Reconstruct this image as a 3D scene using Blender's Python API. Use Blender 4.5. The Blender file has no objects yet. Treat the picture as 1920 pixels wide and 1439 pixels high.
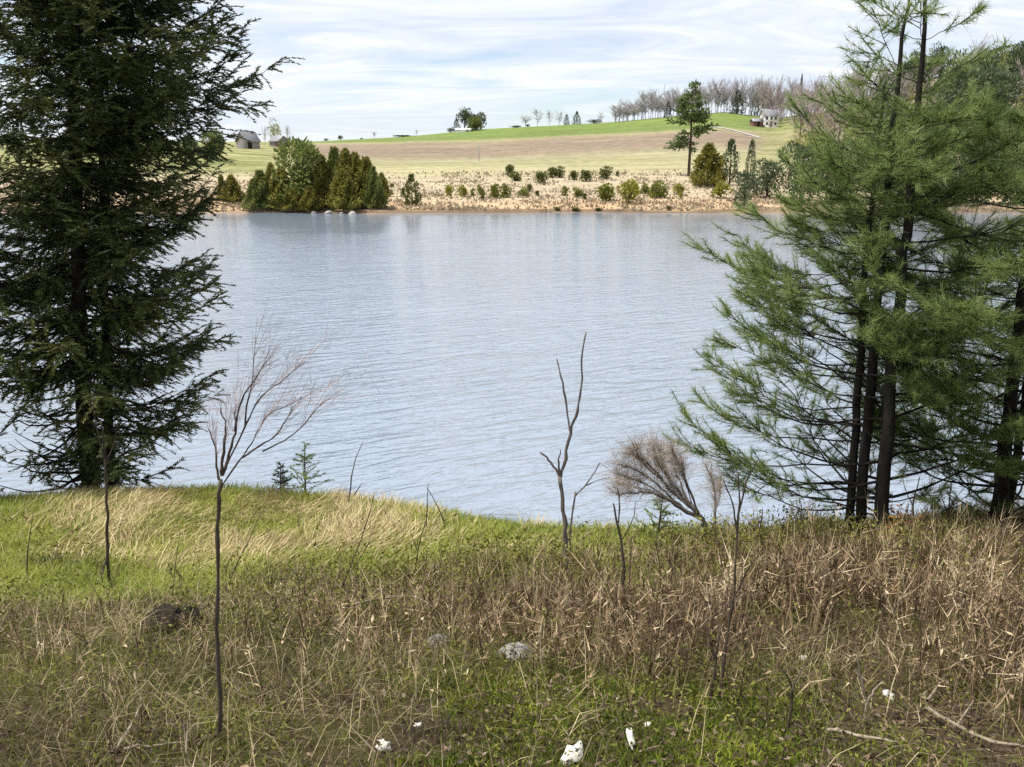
import bpy, math, random
import numpy as np

random.seed(7)
RNG = np.random.default_rng(11)
SC = bpy.context.scene
COL = SC.collection

# ------------------------------------------------------------------ camera
H = 6.5                                   # camera height above the pond (water is z = 0)
F = 1507.0                                # focal length in pixels of the 1920 px wide photograph
PITCH = math.atan((719.5 - 315.0) / F)
cam = bpy.data.cameras.new('camera')
cam.sensor_width = 36.0
cam.lens = 36.0 * F / 1920.0
cam.clip_start = 0.05
cam.clip_end = 9000
cam_o = bpy.data.objects.new('camera', cam)
COL.objects.link(cam_o)
cam_o.location = (0, 0, H)
cam_o.rotation_euler = (math.pi / 2 - PITCH, 0, 0)
SC.camera = cam_o

# ------------------------------------------------------------------ sky, sun, exposure
SUN_EL, SUN_AZ = math.radians(65), math.radians(-102)    # azimuth from +Y towards +X: from the left, slightly behind
world = bpy.data.worlds.new('World')
SC.world = world
world.use_nodes = True
wt = world.node_tree
wt.nodes.clear()


def N(t, typ, **kw):
    n = t.nodes.new(typ)
    for k, v in kw.items():
        if hasattr(n, k):
            setattr(n, k, v)
        else:
            n.inputs[k.replace('_', ' ')].default_value = v
    return n


def math_node(t, op, a, b=None, clamp=False):
    n = t.nodes.new('ShaderNodeMath')
    n.operation = op
    n.use_clamp = clamp
    for i, v in enumerate((a, b)):
        if v is None:
            continue
        if isinstance(v, (int, float)):
            n.inputs[i].default_value = v
        else:
            t.links.new(v, n.inputs[i])
    return n.outputs[0]


def ramp(t, fac, stops, interp='LINEAR'):
    n = t.nodes.new('ShaderNodeValToRGB')
    n.color_ramp.interpolation = interp
    e = n.color_ramp.elements
    while len(e) < len(stops):
        e.new(0.5)
    for el, (p, c) in zip(e, stops):
        el.position = p
        el.color = (c[0], c[1], c[2], 1) if not isinstance(c, (int, float)) else (c, c, c, 1)
    if fac is not None:
        t.links.new(fac, n.inputs[0])
    return n.outputs[0]


def mix_rgb(t, fac, a, b, blend='MIX'):
    n = t.nodes.new('ShaderNodeMix')
    n.data_type = 'RGBA'
    n.blend_type = blend
    for sock, v in ((n.inputs[0], fac), (n.inputs[6], a), (n.inputs[7], b)):
        if isinstance(v, (int, float)):
            sock.default_value = v
        elif isinstance(v, tuple):
            sock.default_value = (v[0], v[1], v[2], 1)
        else:
            t.links.new(v, sock)
    return n.outputs[2]


def noise(t, vec, scale, detail=4, rough=0.55, dist=0.0):
    n = t.nodes.new('ShaderNodeTexNoise')
    n.inputs['Scale'].default_value = scale
    n.inputs['Detail'].default_value = detail
    n.inputs['Roughness'].default_value = rough
    n.inputs['Distortion'].default_value = dist
    if vec is not None:
        t.links.new(vec, n.inputs['Vector'])
    return n.outputs['Fac']


def mapping(t, vec, loc=(0, 0, 0), rot=(0, 0, 0), scale=(1, 1, 1)):
    n = t.nodes.new('ShaderNodeMapping')
    n.inputs['Location'].default_value = loc
    n.inputs['Rotation'].default_value = rot
    n.inputs['Scale'].default_value = scale
    t.links.new(vec, n.inputs['Vector'])
    return n.outputs[0]


sky = N(wt, 'ShaderNodeTexSky')
sky.sky_type = 'NISHITA'
sky.sun_disc = False
sky.sun_elevation = SUN_EL
sky.sun_rotation = SUN_AZ
sky.air_density = 1.0
sky.dust_density = 0.6
tc = N(wt, 'ShaderNodeTexCoord')
sep = N(wt, 'ShaderNodeSeparateXYZ')
wt.links.new(tc.outputs['Generated'], sep.inputs[0])
zc = math_node(wt, 'ADD', math_node(wt, 'MAXIMUM', sep.outputs[2], 0.0), 0.17)
comb = N(wt, 'ShaderNodeCombineXYZ')
wt.links.new(math_node(wt, 'DIVIDE', sep.outputs[0], zc), comb.inputs[0])
wt.links.new(math_node(wt, 'DIVIDE', sep.outputs[1], zc), comb.inputs[1])
streak = noise(wt, mapping(wt, comb.outputs[0], (3.1, 1.7, 0), (0, 0, math.radians(-16)), (0.7, 1.9, 1)), 1.5, 8, 0.66, 0.9)
veil = noise(wt, mapping(wt, comb.outputs[0], (0.4, 5.2, 0), (0, 0, math.radians(14)), (0.8, 1.0, 1)), 0.9, 6, 0.6, 0.5)
puff = noise(wt, mapping(wt, tc.outputs['Generated'], (0.3, 0, 0.13), (0, 0, 0), (5, 5, 14)), 1.6, 5, 0.55, 0.2)
low = ramp(wt, sep.outputs[2], [(0.0, 1.0), (0.09, 0.0)])
cl = math_node(wt, 'ADD', math_node(wt, 'MULTIPLY', streak, 0.62), math_node(wt, 'MULTIPLY', veil, 0.5))
height_bias = ramp(wt, sep.outputs[2], [(0.0, 0.05), (0.08, 0.0), (0.16, 0.13), (1.0, 0.2)])
cl = math_node(wt, 'ADD', cl, height_bias)
cfac = ramp(wt, cl, [(0.42, 0.2), (0.55, 0.75), (0.68, 1.0)])
pfac = math_node(wt, 'MULTIPLY', ramp(wt, puff, [(0.50, 0.0), (0.66, 1.0)]), low)
cfac = math_node(wt, 'MAXIMUM', cfac, pfac)
cshade = ramp(wt, streak, [(0.32, (4.5, 5.05, 6.1)), (0.5, (5.5, 5.9, 6.6)), (0.68, (6.9, 7.0, 7.2))])
skymix = mix_rgb(wt, cfac, sky.outputs[0], cshade)
bg = N(wt, 'ShaderNodeBackground')
bg.inputs['Strength'].default_value = 0.1
wt.links.new(skymix, bg.inputs['Color'])
wo = N(wt, 'ShaderNodeOutputWorld')
wt.links.new(bg.outputs[0], wo.inputs['Surface'])

sun = bpy.data.lights.new('sun', 'SUN')
sun.energy = 4.4
sun.angle = math.radians(4)
sun.color = (1.0, 0.95, 0.86)
sun_o = bpy.data.objects.new('sun', sun)
COL.objects.link(sun_o)
sun_o.rotation_euler = (math.pi / 2 - SUN_EL, 0, math.pi - SUN_AZ)

vs = SC.view_settings
vs.view_transform = 'Standard'
vs.look = 'None'
vs.gamma = 1
vs.exposure = 0.68
vs.use_curve_mapping = False
SC.render.engine = 'CYCLES'
SC.cycles.use_denoising = False
SC.cycles.denoiser = 'OPENIMAGEDENOISE'
SC.cycles.denoising_input_passes = 'RGB_ALBEDO_NORMAL'
SC.cycles.max_bounces = 6
SC.cycles.transparent_max_bounces = 4

# ------------------------------------------------------------------ pixel <-> world
CP, SP = math.cos(PITCH), math.sin(PITCH)


def ray(px, py):
    cx, cy = (px - 960.0) / F, (719.5 - py) / F
    return np.array([cx, CP + cy * SP, -SP + cy * CP])


def at(px, py, Y):
    d = ray(px, py)
    return np.array([0, 0, H]) + d * (Y / d[1])


def vnoise(x, y, scale, seed=0):
    """value noise 0..1, vectorised"""
    x = np.asarray(x, float) / scale + 137.3 + seed * 17.77
    y = np.asarray(y, float) / scale + 71.9 + seed * 9.31
    xi, yi = np.floor(x).astype(np.int64), np.floor(y).astype(np.int64)
    fx, fy = x - xi, y - yi
    fx, fy = fx * fx * (3 - 2 * fx), fy * fy * (3 - 2 * fy)

    def h(a, b):
        n = (a * 374761393 + b * 668265263 + seed * 1442695) & 0x7fffffff
        n = ((n ^ (n >> 13)) * 1274126177) & 0x7fffffff
        return ((n ^ (n >> 16)) & 0xffff) / 65535.0
    a, b, c, d = h(xi, yi), h(xi + 1, yi), h(xi, yi + 1), h(xi + 1, yi + 1)
    return (a * (1 - fx) + b * fx) * (1 - fy) + (c * (1 - fx) + d * fx) * fy


def fbm(x, y, scale, seed=0, o=3):
    s, a, t = 0, 1.0, 0
    for i in range(o):
        s = s + a * vnoise(x, y, scale / 2 ** i, seed + i)
        t += a
        a *= 0.5
    return s / t


def sstep(a, b, x):
    t = np.clip((np.asarray(x, float) - a) / (b - a), 0, 1)
    return t * t * (3 - 2 * t)


# near bank: slopes down from the viewer to a crest, then drops into the pond
def crest(X):
    return np.interp(X, [-60, -9, -6.5, -4.5, -1.5, 0.6, 2.5, 5.5, 9, 60],
                     [13, 11.0, 10.6, 10.5, 9.7, 8.5, 8.25, 9.3, 10, 12])


def near_z(X, Y):
    X, Y = np.asarray(X, float), np.asarray(Y, float)
    drop = np.interp(Y, [-40, -5, 0, 2, 3, 6, 9, 11, 14, 40], [1.4, 1.5, 1.62, 1.95, 2.3, 3.36, 4.2, 4.75, 5.4, 9])
    z = H - drop
    z = z + 0.30 * np.exp(-((X + 4.2) / 2.6) ** 2 - ((Y - 10.2) / 1.7) ** 2)
    z = z + 0.10 * (fbm(X, Y, 1.4, 3) - 0.5) + 0.18 * (vnoise(X, Y, 4.0, 5) - 0.5)
    over = np.maximum(Y - crest(X), 0)
    z = z - over ** 1.25 * 0.75
    return np.maximum(z, -1.6)


# far bank, fields and hill: measured rows of the field edges at several bearings
FC = [-900, 0, 400, 600, 750, 900, 1000, 1130, 1250, 1350, 1450, 1550, 1700, 1920, 2800]
FROWS = {
    205: [324, 324, 322, 322, 322, 323, 323, 322, 320, 318, 318, 310, 296, 280, 280],
    262: [280, 280, 282, 296, 299, 297, 291, 286, 280, 275, 284, 270, 240, 225, 225],
    345: [266, 266, 267, 268.5, 266, 262, 257, 252, 246, 240, 250, 235, 190, 170, 170],
    430: [266, 266, 266.5, 266, 257, 243, 237, 231, 219, 210, 222, 205, 150, 130, 140],
}
SHORE = 123.0


def row_tan(row):
    cy = (719.5 - np.asarray(row, float)) / F
    return (-SP + cy * CP) / (CP + cy * SP)


def shore_y(X):
    X = np.asarray(X, float)
    return SHORE + 3.0 * (vnoise(X, X * 0, 22, 8) - 0.5) + 1.5 * (vnoise(X, X * 0, 5, 9) - 0.5) - 2.5 * np.exp(-((X + 23) / 7.0) ** 2)


def far_z(X, Y):
    X, Y = np.asarray(X, float), np.asarray(Y, float)
    px = 960 + 1564 * X / np.maximum(Y, 1)
    ys = sorted(FROWS)
    zs = [np.interp(px, FC, H + row_tan(FROWS[k]) * k) for k in ys]
    sh = shore_y(X)
    nodes_y = [sh - 14, sh, sh + 1.2, sh + 16] + [np.full_like(Y, float(k)) for k in ys] + \
              [np.full_like(Y, 520.), np.full_like(Y, 900.), np.full_like(Y, 2500.), np.full_like(Y, 7000.)]
    nodes_z = [np.full_like(Y, -1.4), np.full_like(Y, -0.02), np.full_like(Y, 0.45), np.full_like(Y, 1.3)] + zs + \
              [zs[-1] - 1.5, zs[-1] * 0.4, np.full_like(Y, 4.0), np.full_like(Y, -8.0)]
    z = np.where(Y <= nodes_y[0], -1.4, nodes_z[-1])
    for (y0, z0, y1, z1) in zip(nodes_y[:-1], nodes_z[:-1], nodes_y[1:], nodes_z[1:]):
        m = (Y > y0) & (Y <= y1)
        t = (Y - y0) / np.maximum(y1 - y0, 1e-6)
        z = np.where(m, z0 + (z1 - z0) * t, z)
    up = sstep(0, 25, Y - sh)
    return z + up * (0.5 * (fbm(X, Y, 26, 21) - 0.5))


def hit(px, py, fn, y0, y1, n=1500):
    d = ray(px, py)
    Y = np.linspace(y0, y1, n)
    P = np.array([0, 0, H])[None] + d[None] * (Y / d[1])[:, None]
    g = fn(P[:, 0], P[:, 1])
    below = np.where(P[:, 2] <= g)[0]
    i = below[0] if len(below) else int(np.argmin(P[:, 2] - g))
    return np.array([P[i, 0], P[i, 1], float(g[i])])


def near_hit(px, py):
    return hit(px, py, near_z, 1.5, 14)


def far_hit(px, py):
    return hit(px, py, far_z, 110, 460)


def to_px(P):
    P = np.asarray(P, float)
    v = P - np.array([0, 0, H])
    dep = v[..., 1] * CP - v[..., 2] * SP
    up = v[..., 1] * SP + v[..., 2] * CP
    return 960 + F * v[..., 0] / dep, 719.5 - F * up / dep


# ------------------------------------------------------------------ mesh builder
class MB:
    def __init__(self):
        self.v, self.f, self.r, self.n = [], [], [], 0

    def add(self, v, tris, rnd=None):
        v = np.asarray(v, np.float32).reshape(-1, 3)
        tris = np.asarray(tris, np.int32).reshape(-1, 3)
        if rnd is None:
            rnd = random.random()
        r = np.broadcast_to(np.asarray(rnd, np.float32), (len(v),))
        self.v.append(v)
        self.f.append(tris + self.n)
        self.r.append(r)
        self.n += len(v)

    def tube(self, pts, rad, n=6, rnd=0.5, cap=True):
        P = np.asarray(pts, float)
        R = np.broadcast_to(np.asarray(rad, float), (len(P),))
        T = np.gradient(P, axis=0)
        T /= np.linalg.norm(T, axis=1)[:, None] + 1e-9
        ref = np.array([0.0, 0, 1.0]) if abs(T[0][2]) < 0.9 else np.array([1.0, 0, 0])
        A = np.cross(T, ref)
        A /= np.linalg.norm(A, axis=1)[:, None] + 1e-9
        B = np.cross(T, A)
        a = np.linspace(0, 2 * math.pi, n, endpoint=False)
        ring = (np.cos(a)[None, :, None] * A[:, None, :] + np.sin(a)[None, :, None] * B[:, None, :]) * R[:, None, None]
        V = (P[:, None, :] + ring).reshape(-1, 3)
        m = len(P)
        i = np.arange(m - 1)[:, None] * n
        j = np.arange(n)[None]
        k = (j + 1) % n
        q0, q1, q2, q3 = i + j, i + k, i + n + k, i + n + j
        t = np.concatenate([np.stack([q0, q1, q2], -1).reshape(-1, 3), np.stack([q0, q2, q3], -1).reshape(-1, 3)])
        if cap:
            V = np.concatenate([V, P[-1:]])
            e = (m - 1) * n
            t = np.concatenate([t, [[e + x, e + (x + 1) % n, m * n] for x in range(n)]])
        self.add(V, t, rnd)

    def box(self, c, s, rz=0, rnd=0.5):
        x, y, z = s[0] / 2, s[1] / 2, s[2] / 2
        v = np.array([[a, b, d] for a in (-x, x) for b in (-y, y) for d in (-z, z)])
        ca, sa = math.cos(rz), math.sin(rz)
        v = np.stack([v[:, 0] * ca - v[:, 1] * sa, v[:, 0] * sa + v[:, 1] * ca, v[:, 2]], -1) + np.asarray(c)
        t = [[0, 1, 3], [0, 3, 2], [4, 6, 7], [4, 7, 5], [0, 4, 5], [0, 5, 1], [2, 3, 7], [2, 7, 6], [0, 2, 6], [0, 6, 4], [1, 5, 7], [1, 7, 3]]
        self.add(v, t, rnd)

    def needles(self, P, D, L, W, rnd):
        """one thin triangle per needle or twig"""
        n = len(P)
        if n == 0:
            return
        D = D / (np.linalg.norm(D, axis=1)[:, None] + 1e-9)
        S = np.cross(D, RNG.normal(size=(n, 3)))
        S /= np.linalg.norm(S, axis=1)[:, None] + 1e-9
        L = np.broadcast_to(L, (n,))[:, None]
        W = np.broadcast_to(W, (n,))[:, None] / 2
        V = np.stack([P - S * W, P + S * W, P + D * L], 1).reshape(-1, 3)
        self.add(V, np.arange(3 * n).reshape(-1, 3), np.repeat(np.broadcast_to(rnd, (n,)), 3))

    def leaves(self, P, D, L, W, rnd, fold=0.25):
        """folded diamond leaves"""
        n = len(P)
        if n == 0:
            return
        D = D / (np.linalg.norm(D, axis=1)[:, None] + 1e-9)
        S = np.cross(D, RNG.normal(size=(n, 3)))
        S /= np.linalg.norm(S, axis=1)[:, None] + 1e-9
        U = np.cross(S, D)
        L = np.broadcast_to(L, (n,))[:, None]
        W = np.broadcast_to(W, (n,))[:, None] / 2
        mid = P + D * L * 0.45
        V = np.stack([P, mid + S * W + U * W * fold, P + D * L, mid - S * W + U * W * fold], 1).reshape(-1, 3)
        b = np.arange(n)[:, None] * 4
        t = np.concatenate([b + np.array([[0, 1, 2]]), b + np.array([[0, 2, 3]])])
        self.add(V, t, np.repeat(np.broadcast_to(rnd, (n,)), 4))

    def blades(self, P, h, w, az, lean, curl, rnd):
        """grass blades, two bends each: 3 triangles"""
        n = len(P)
        if n == 0:
            return
        side = np.stack([-np.sin(az), np.cos(az), np.zeros(n)], -1)
        face = RNG.uniform(0, math.pi, n)
        side = np.stack([np.cos(face), np.sin(face), np.zeros(n)], -1)
        out = np.stack([np.cos(az), np.sin(az), np.zeros(n)], -1)
        up = np.array([[0, 0, 1.0]])
        h = h[:, None]
        w = (w * np.clip(P[:, 1] / 6.5, 0.5, 40.0).clip(None, 1.3))[:, None] / 2
        l1, l2 = lean[:, None], (lean + curl)[:, None]
        M = P + (out * np.sin(l1) + up * np.cos(l1)) * h * 0.5
        T = M + (out * np.sin(l2) + up * np.cos(l2)) * h * 0.5
        V = np.stack([P - side * w, P + side * w, M - side * w * 0.8, M + side * w * 0.8, T], 1).reshape(-1, 3)
        b = np.arange(n)[:, None] * 5
        t = np.concatenate([b + np.array([[0, 1, 3]]), b + np.array([[0, 3, 2]]), b + np.array([[2, 3, 4]])])
        self.add(V, t, np.repeat(rnd, 5))

    def mesh(self, name, mat, origin=(0, 0, 0), smooth=False):
        V = np.concatenate(self.v) - np.asarray(origin, np.float32)[None]
        T = np.concatenate(self.f)
        R = np.concatenate(self.r)
        me = bpy.data.meshes.new(name)
        me.vertices.add(len(V))
        me.vertices.foreach_set('co', V.astype(np.float32).ravel())
        me.loops.add(len(T) * 3)
        me.loops.foreach_set('vertex_index', T.astype(np.int32).ravel())
        me.polygons.add(len(T))
        me.polygons.foreach_set('loop_start', np.arange(0, len(T) * 3, 3, dtype=np.int32))
        if smooth:
            me.polygons.foreach_set('use_smooth', np.ones(len(T), bool))
        a = me.attributes.new('rnd', 'FLOAT', 'POINT')
        a.data.foreach_set('value', R.astype(np.float32))
        me.update()
        me.validate()
        if mat:
            me.materials.append(mat)
        return me

    def build(self, name, mat, parent=None, origin=None, smooth=False):
        if self.n == 0:
            return None
        if origin is None:
            origin = tuple(parent.location) if parent else (0, 0, 0)
        me = self.mesh(name, mat, origin, smooth)
        o = bpy.data.objects.new(name, me)
        COL.objects.link(o)
        if parent:
            o.parent = parent
        else:
            o.location = origin
        return o


def tag(o, label=None, cat=None, group=None, kind=None):
    for k, v in (('label', label), ('category', cat), ('group', group), ('kind', kind)):
        if v:
            o[k] = v
    return o


def thing(name, label, cat, loc, group=None):
    o = bpy.data.objects.new(name, None)
    o.empty_display_size = 0.2
    COL.objects.link(o)
    o.location = tuple(float(c) for c in loc)
    return tag(o, label, cat, group)


def dup(root, loc, rz=0.0, sc=(1, 1, 1), label=None, group=None, cat=None):
    r = root.copy()
    COL.objects.link(r)
    r.location = tuple(float(c) for c in loc)
    r.rotation_euler = (0, 0, rz)
    r.scale = sc
    tag(r, label, cat, group)
    for ch in [o for o in PROTO_CH[root.name]]:
        c = ch.copy()
        COL.objects.link(c)
        c.parent = r
    return r


PROTO_CH = {}

# ------------------------------------------------------------------ materials


def new_mat(name):
    m = bpy.data.materials.new(name)
    m.use_nodes = True
    t = m.node_tree
    t.nodes.clear()
    out = t.nodes.new('ShaderNodeOutputMaterial')
    return m, t, out


def leaf_mat(name, stops, transl=0.35, nscale=3.0, rough=0.6, nmix=0.35, spec=0.3):
    """colour by a per-leaf random value plus broad noise; thin leaves let light through"""
    m, t, out = new_mat(name)
    a = N(t, 'ShaderNodeAttribute', attribute_name='rnd')
    g = t.nodes.new('ShaderNodeNewGeometry')
    nz = noise(t, g.outputs['Position'], nscale, 3, 0.6)
    f = math_node(t, 'ADD', math_node(t, 'MULTIPLY', a.outputs['Fac'], 1 - nmix), math_node(t, 'MULTIPLY', ramp(t, nz, [(0.3, 0), (0.7, 1)]), nmix))
    c = ramp(t, f, stops)
    p = t.nodes.new('ShaderNodeBsdfPrincipled')
    p.inputs['Roughness'].default_value = rough
    p.inputs['Specular IOR Level'].default_value = spec
    t.links.new(c, p.inputs['Base Color'])
    tr = t.nodes.new('ShaderNodeBsdfTranslucent')
    t.links.new(c, tr.inputs['Color'])
    mx = t.nodes.new('ShaderNodeMixShader')
    mx.inputs[0].default_value = transl
    t.links.new(p.outputs[0], mx.inputs[1])
    t.links.new(tr.outputs[0], mx.inputs[2])
    t.links.new(mx.outputs[0], out.inputs[0])
    return m


def solid_mat(name, stops, nscale=8.0, rough=0.8, bump=0.3, stretch=(1, 1, 1), detail=6, bscale=None):
    m, t, out = new_mat(name)
    tcn = t.nodes.new('ShaderNodeTexCoord')
    v = mapping(t, tcn.outputs['Object'], scale=stretch)
    nz = noise(t, v, nscale, detail, 0.62)
    c = ramp(t, nz, stops)
    p = t.nodes.new('ShaderNodeBsdfPrincipled')
    p.inputs['Roughness'].default_value = rough
    p.inputs['Specular IOR Level'].default_value = 0.25
    t.links.new(c, p.inputs['Base Color'])
    if bump:
        b = t.nodes.new('ShaderNodeBump')
        b.inputs['Strength'].default_value = bump
        b.inputs['Distance'].default_value = 0.02
        t.links.new(noise(t, v, bscale or nscale * 3, 5, 0.6), b.inputs['Height'])
        t.links.new(b.outputs[0], p.inputs['Normal'])
    t.links.new(p.outputs[0], out.inputs[0])
    return m


M = {}
M['bark_dark'] = solid_mat('bark_dark', [(0.3, (0.006, 0.005, 0.004)), (0.6, (0.018, 0.015, 0.012)), (0.8, (0.042, 0.037, 0.03))], 14, 0.9, 0.6, (1, 1, 0.3))
M['bark_brown'] = solid_mat('bark_brown', [(0.3, (0.03, 0.022, 0.016)), (0.65, (0.085, 0.066, 0.05)), (0.85, (0.15, 0.12, 0.095))], 18, 0.9, 0.5, (1, 1, 0.3))
M['bark_grey'] = solid_mat('bark_grey', [(0.3, (0.07, 0.058, 0.05)), (0.6, (0.15, 0.13, 0.115)), (0.85, (0.25, 0.22, 0.20))], 20, 0.9, 0.4, (1, 1, 0.3))
M['twig_grey'] = leaf_mat('twig_grey', [(0.0, (0.13, 0.10, 0.085)), (0.5, (0.24, 0.185, 0.155)), (1.0, (0.36, 0.29, 0.24))], 0.1, 2)
M['twig_pale'] = leaf_mat('pale_grey_twigs', [(0.0, (0.18, 0.145, 0.12)), (0.5, (0.33, 0.275, 0.23)), (1.0, (0.5, 0.43, 0.36))], 0.15, 2)
M['twig_pink'] = leaf_mat('twig_pink', [(0.0, (0.20, 0.16, 0.15)), (0.6, (0.38, 0.30, 0.285)), (1.0, (0.55, 0.42, 0.40))], 0.15, 4)
M['spruce'] = leaf_mat('spruce_needles', [(0.0, (0.012, 0.019, 0.007)), (0.45, (0.05, 0.064, 0.016)), (0.8, (0.115, 0.13, 0.034)), (1.0, (0.18, 0.175, 0.06))], 0.22, 1.4)
M['pine'] = leaf_mat('pine_needles', [(0.0, (0.03, 0.055, 0.013)), (0.35, (0.13, 0.19, 0.05)), (0.75, (0.28, 0.35, 0.115)), (1.0, (0.42, 0.48, 0.22))], 0.5, 1.6)
M['pine_far'] = leaf_mat('mid_pine_needles', [(0.0, (0.05, 0.075, 0.025)), (0.5, (0.10, 0.14, 0.045)), (1.0, (0.17, 0.21, 0.08))], 0.25, 0.5)
M['cedar'] = leaf_mat('cedar_sprays', [(0.0, (0.10, 0.105, 0.022)), (0.5, (0.20, 0.19, 0.04)), (1.0, (0.32, 0.28, 0.075))], 0.4, 0.6)
M['cedar_green'] = leaf_mat('green_cedar_sprays', [(0.0, (0.075, 0.09, 0.022)), (0.5, (0.145, 0.165, 0.045)), (1.0, (0.24, 0.25, 0.08))], 0.4, 0.6)
M['evergreen'] = leaf_mat('far_evergreen', [(0.0, (0.04, 0.06, 0.03)), (0.5, (0.08, 0.11, 0.05)), (1.0, (0.13, 0.16, 0.08))], 0.2, 0.4)  # greens lightened to stand in for slight haze over the distance
M['round_green'] = leaf_mat('round_tree_leaves', [(0.0, (0.085, 0.105, 0.025)), (0.5, (0.15, 0.175, 0.045)), (1.0, (0.24, 0.26, 0.08))], 0.4, 0.5)
M['shrub'] = leaf_mat('juniper_sprays', [(0.0, (0.08, 0.10, 0.02)), (0.5, (0.17, 0.19, 0.035)), (1.0, (0.28, 0.28, 0.06))], 0.25, 0.8)
M['shrub_dark'] = leaf_mat('dark_juniper_sprays', [(0.0, (0.055, 0.07, 0.018)), (0.5, (0.11, 0.125, 0.03)), (1.0, (0.18, 0.19, 0.05))], 0.25, 0.8)
M['shrub_yellow'] = leaf_mat('yellow_shrub_sprays', [(0.0, (0.13, 0.13, 0.02)), (0.5, (0.25, 0.25, 0.035)), (1.0, (0.36, 0.34, 0.07))], 0.3, 0.8)
M['spring'] = leaf_mat('spring_leaves', [(0.0, (0.13, 0.16, 0.03)), (0.5, (0.24, 0.27, 0.06)), (1.0, (0.36, 0.36, 0.12))], 0.35, 0.4)
M['bare'] = leaf_mat('bare_branches', [(0.0, (0.25, 0.235, 0.235)), (0.5, (0.37, 0.345, 0.35)), (1.0, (0.5, 0.47, 0.47))], 0.05, 0.3)
M['bare_red'] = leaf_mat('reddish_bare_branches', [(0.0, (0.20, 0.165, 0.155)), (0.5, (0.32, 0.265, 0.25)), (1.0, (0.45, 0.38, 0.36))], 0.05, 0.3)
M['green_grass'] = leaf_mat('green_grass', [(0.0, (0.06, 0.085, 0.012)), (0.4, (0.20, 0.25, 0.04)), (0.75, (0.36, 0.38, 0.085)), (1.0, (0.58, 0.51, 0.23))], 0.35, 0.9)
M['dark_grass'] = leaf_mat('rank_grass', [(0.0, (0.012, 0.018, 0.003)), (0.45, (0.065, 0.085, 0.009)), (0.8, (0.24, 0.26, 0.038)), (1.0, (0.42, 0.40, 0.12))], 0.4, 2.2)
M['tan_grass'] = leaf_mat('matted_dry_grass', [(0.0, (0.15, 0.105, 0.045)), (0.5, (0.40, 0.32, 0.16)), (1.0, (0.68, 0.58, 0.34))], 0.25, 1.2)
M['dry_weed'] = leaf_mat('dry_weed_stalks', [(0.0, (0.025, 0.016, 0.011)), (0.4, (0.11, 0.072, 0.043)), (0.68, (0.39, 0.275, 0.16)), (0.88, (0.56, 0.45, 0.29)), (1.0, (0.78, 0.66, 0.49))], 0.2, 2.2, nmix=0.25)
M['litter'] = leaf_mat('dead_leaves', [(0.0, (0.02, 0.013, 0.009)), (0.55, (0.09, 0.06, 0.04)), (0.85, (0.25, 0.185, 0.13)), (1.0, (0.5, 0.42, 0.33))], 0.15, 1.6)
M['moss'] = leaf_mat('moss', [(0.0, (0.014, 0.022, 0.003)), (0.5, (0.085, 0.12, 0.008)), (1.0, (0.34, 0.41, 0.027))], 0.3, 2.0)
M['reed'] = leaf_mat('far_dry_reeds', [(0.0, (0.22, 0.175, 0.12)), (0.5, (0.34, 0.28, 0.195)), (1.0, (0.46, 0.39, 0.28))], 0.2, 0.25)
M['strand'] = leaf_mat('dry_strand_grass', [(0.0, (0.07, 0.05, 0.03)), (0.4, (0.11, 0.08, 0.042)), (0.75, (0.40, 0.32, 0.18)), (1.0, (0.75, 0.65, 0.45))], 0.25, 2.3, nmix=0.25)
M['young'] = leaf_mat('young_leaves', [(0.0, (0.03, 0.036, 0.008)), (0.5, (0.13, 0.14, 0.022)), (0.85, (0.28, 0.27, 0.06)), (1.0, (0.42, 0.38, 0.14))], 0.4, 1.5)
M['scrub'] = leaf_mat('far_scrub', [(0.0, (0.12, 0.09, 0.06)), (0.5, (0.23, 0.18, 0.11)), (1.0, (0.32, 0.28, 0.13))], 0.15, 0.5)
M['rust'] = leaf_mat('rusty_dead_leaves', [(0.0, (0.16, 0.06, 0.02)), (0.5, (0.34, 0.14, 0.04)), (1.0, (0.5, 0.25, 0.09))], 0.3, 6)
M['stone'] = solid_mat('pale_stone', [(0.3, (0.09, 0.085, 0.075)), (0.5, (0.26, 0.25, 0.24)), (0.68, (0.5, 0.48, 0.46))], 16, 0.85, 0.5)
M['stone_grey'] = solid_mat('grey_stone', [(0.3, (0.12, 0.115, 0.11)), (0.5, (0.24, 0.235, 0.23)), (0.7, (0.4, 0.39, 0.38))], 9, 0.85, 0.6)
M['birch'] = solid_mat('white_birch_bark', [(0.30, (0.07, 0.06, 0.05)), (0.36, (0.55, 0.52, 0.46)), (0.7, (0.8, 0.77, 0.70))], 24, 0.7, 0.3)
M['rot'] = solid_mat('rotten_wood', [(0.3, (0.006, 0.005, 0.004)), (0.6, (0.028, 0.021, 0.015)), (0.85, (0.10, 0.076, 0.055))], 12, 0.95, 0.8, (1, 4, 4))  # darkened towards black for the shaded hollow at the log; doors share it
M['deadwood'] = solid_mat('dead_branch_wood', [(0.3, (0.13, 0.10, 0.075)), (0.6, (0.28, 0.23, 0.175)), (0.85, (0.45, 0.39, 0.31))], 16, 0.85, 0.5)
M['barn_wall'] = solid_mat('weathered_barn_boards', [(0.3, (0.16, 0.14, 0.14)), (0.6, (0.28, 0.25, 0.25)), (0.8, (0.4, 0.37, 0.36))], 2.0, 0.9, 0.3, (4, 4, 0.3))
M['barn_red'] = solid_mat('dull_red_boards', [(0.3, (0.12, 0.06, 0.05)), (0.6, (0.2, 0.1, 0.085)), (0.8, (0.28, 0.16, 0.13))], 2.0, 0.9, 0.3, (4, 4, 0.3))
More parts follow.
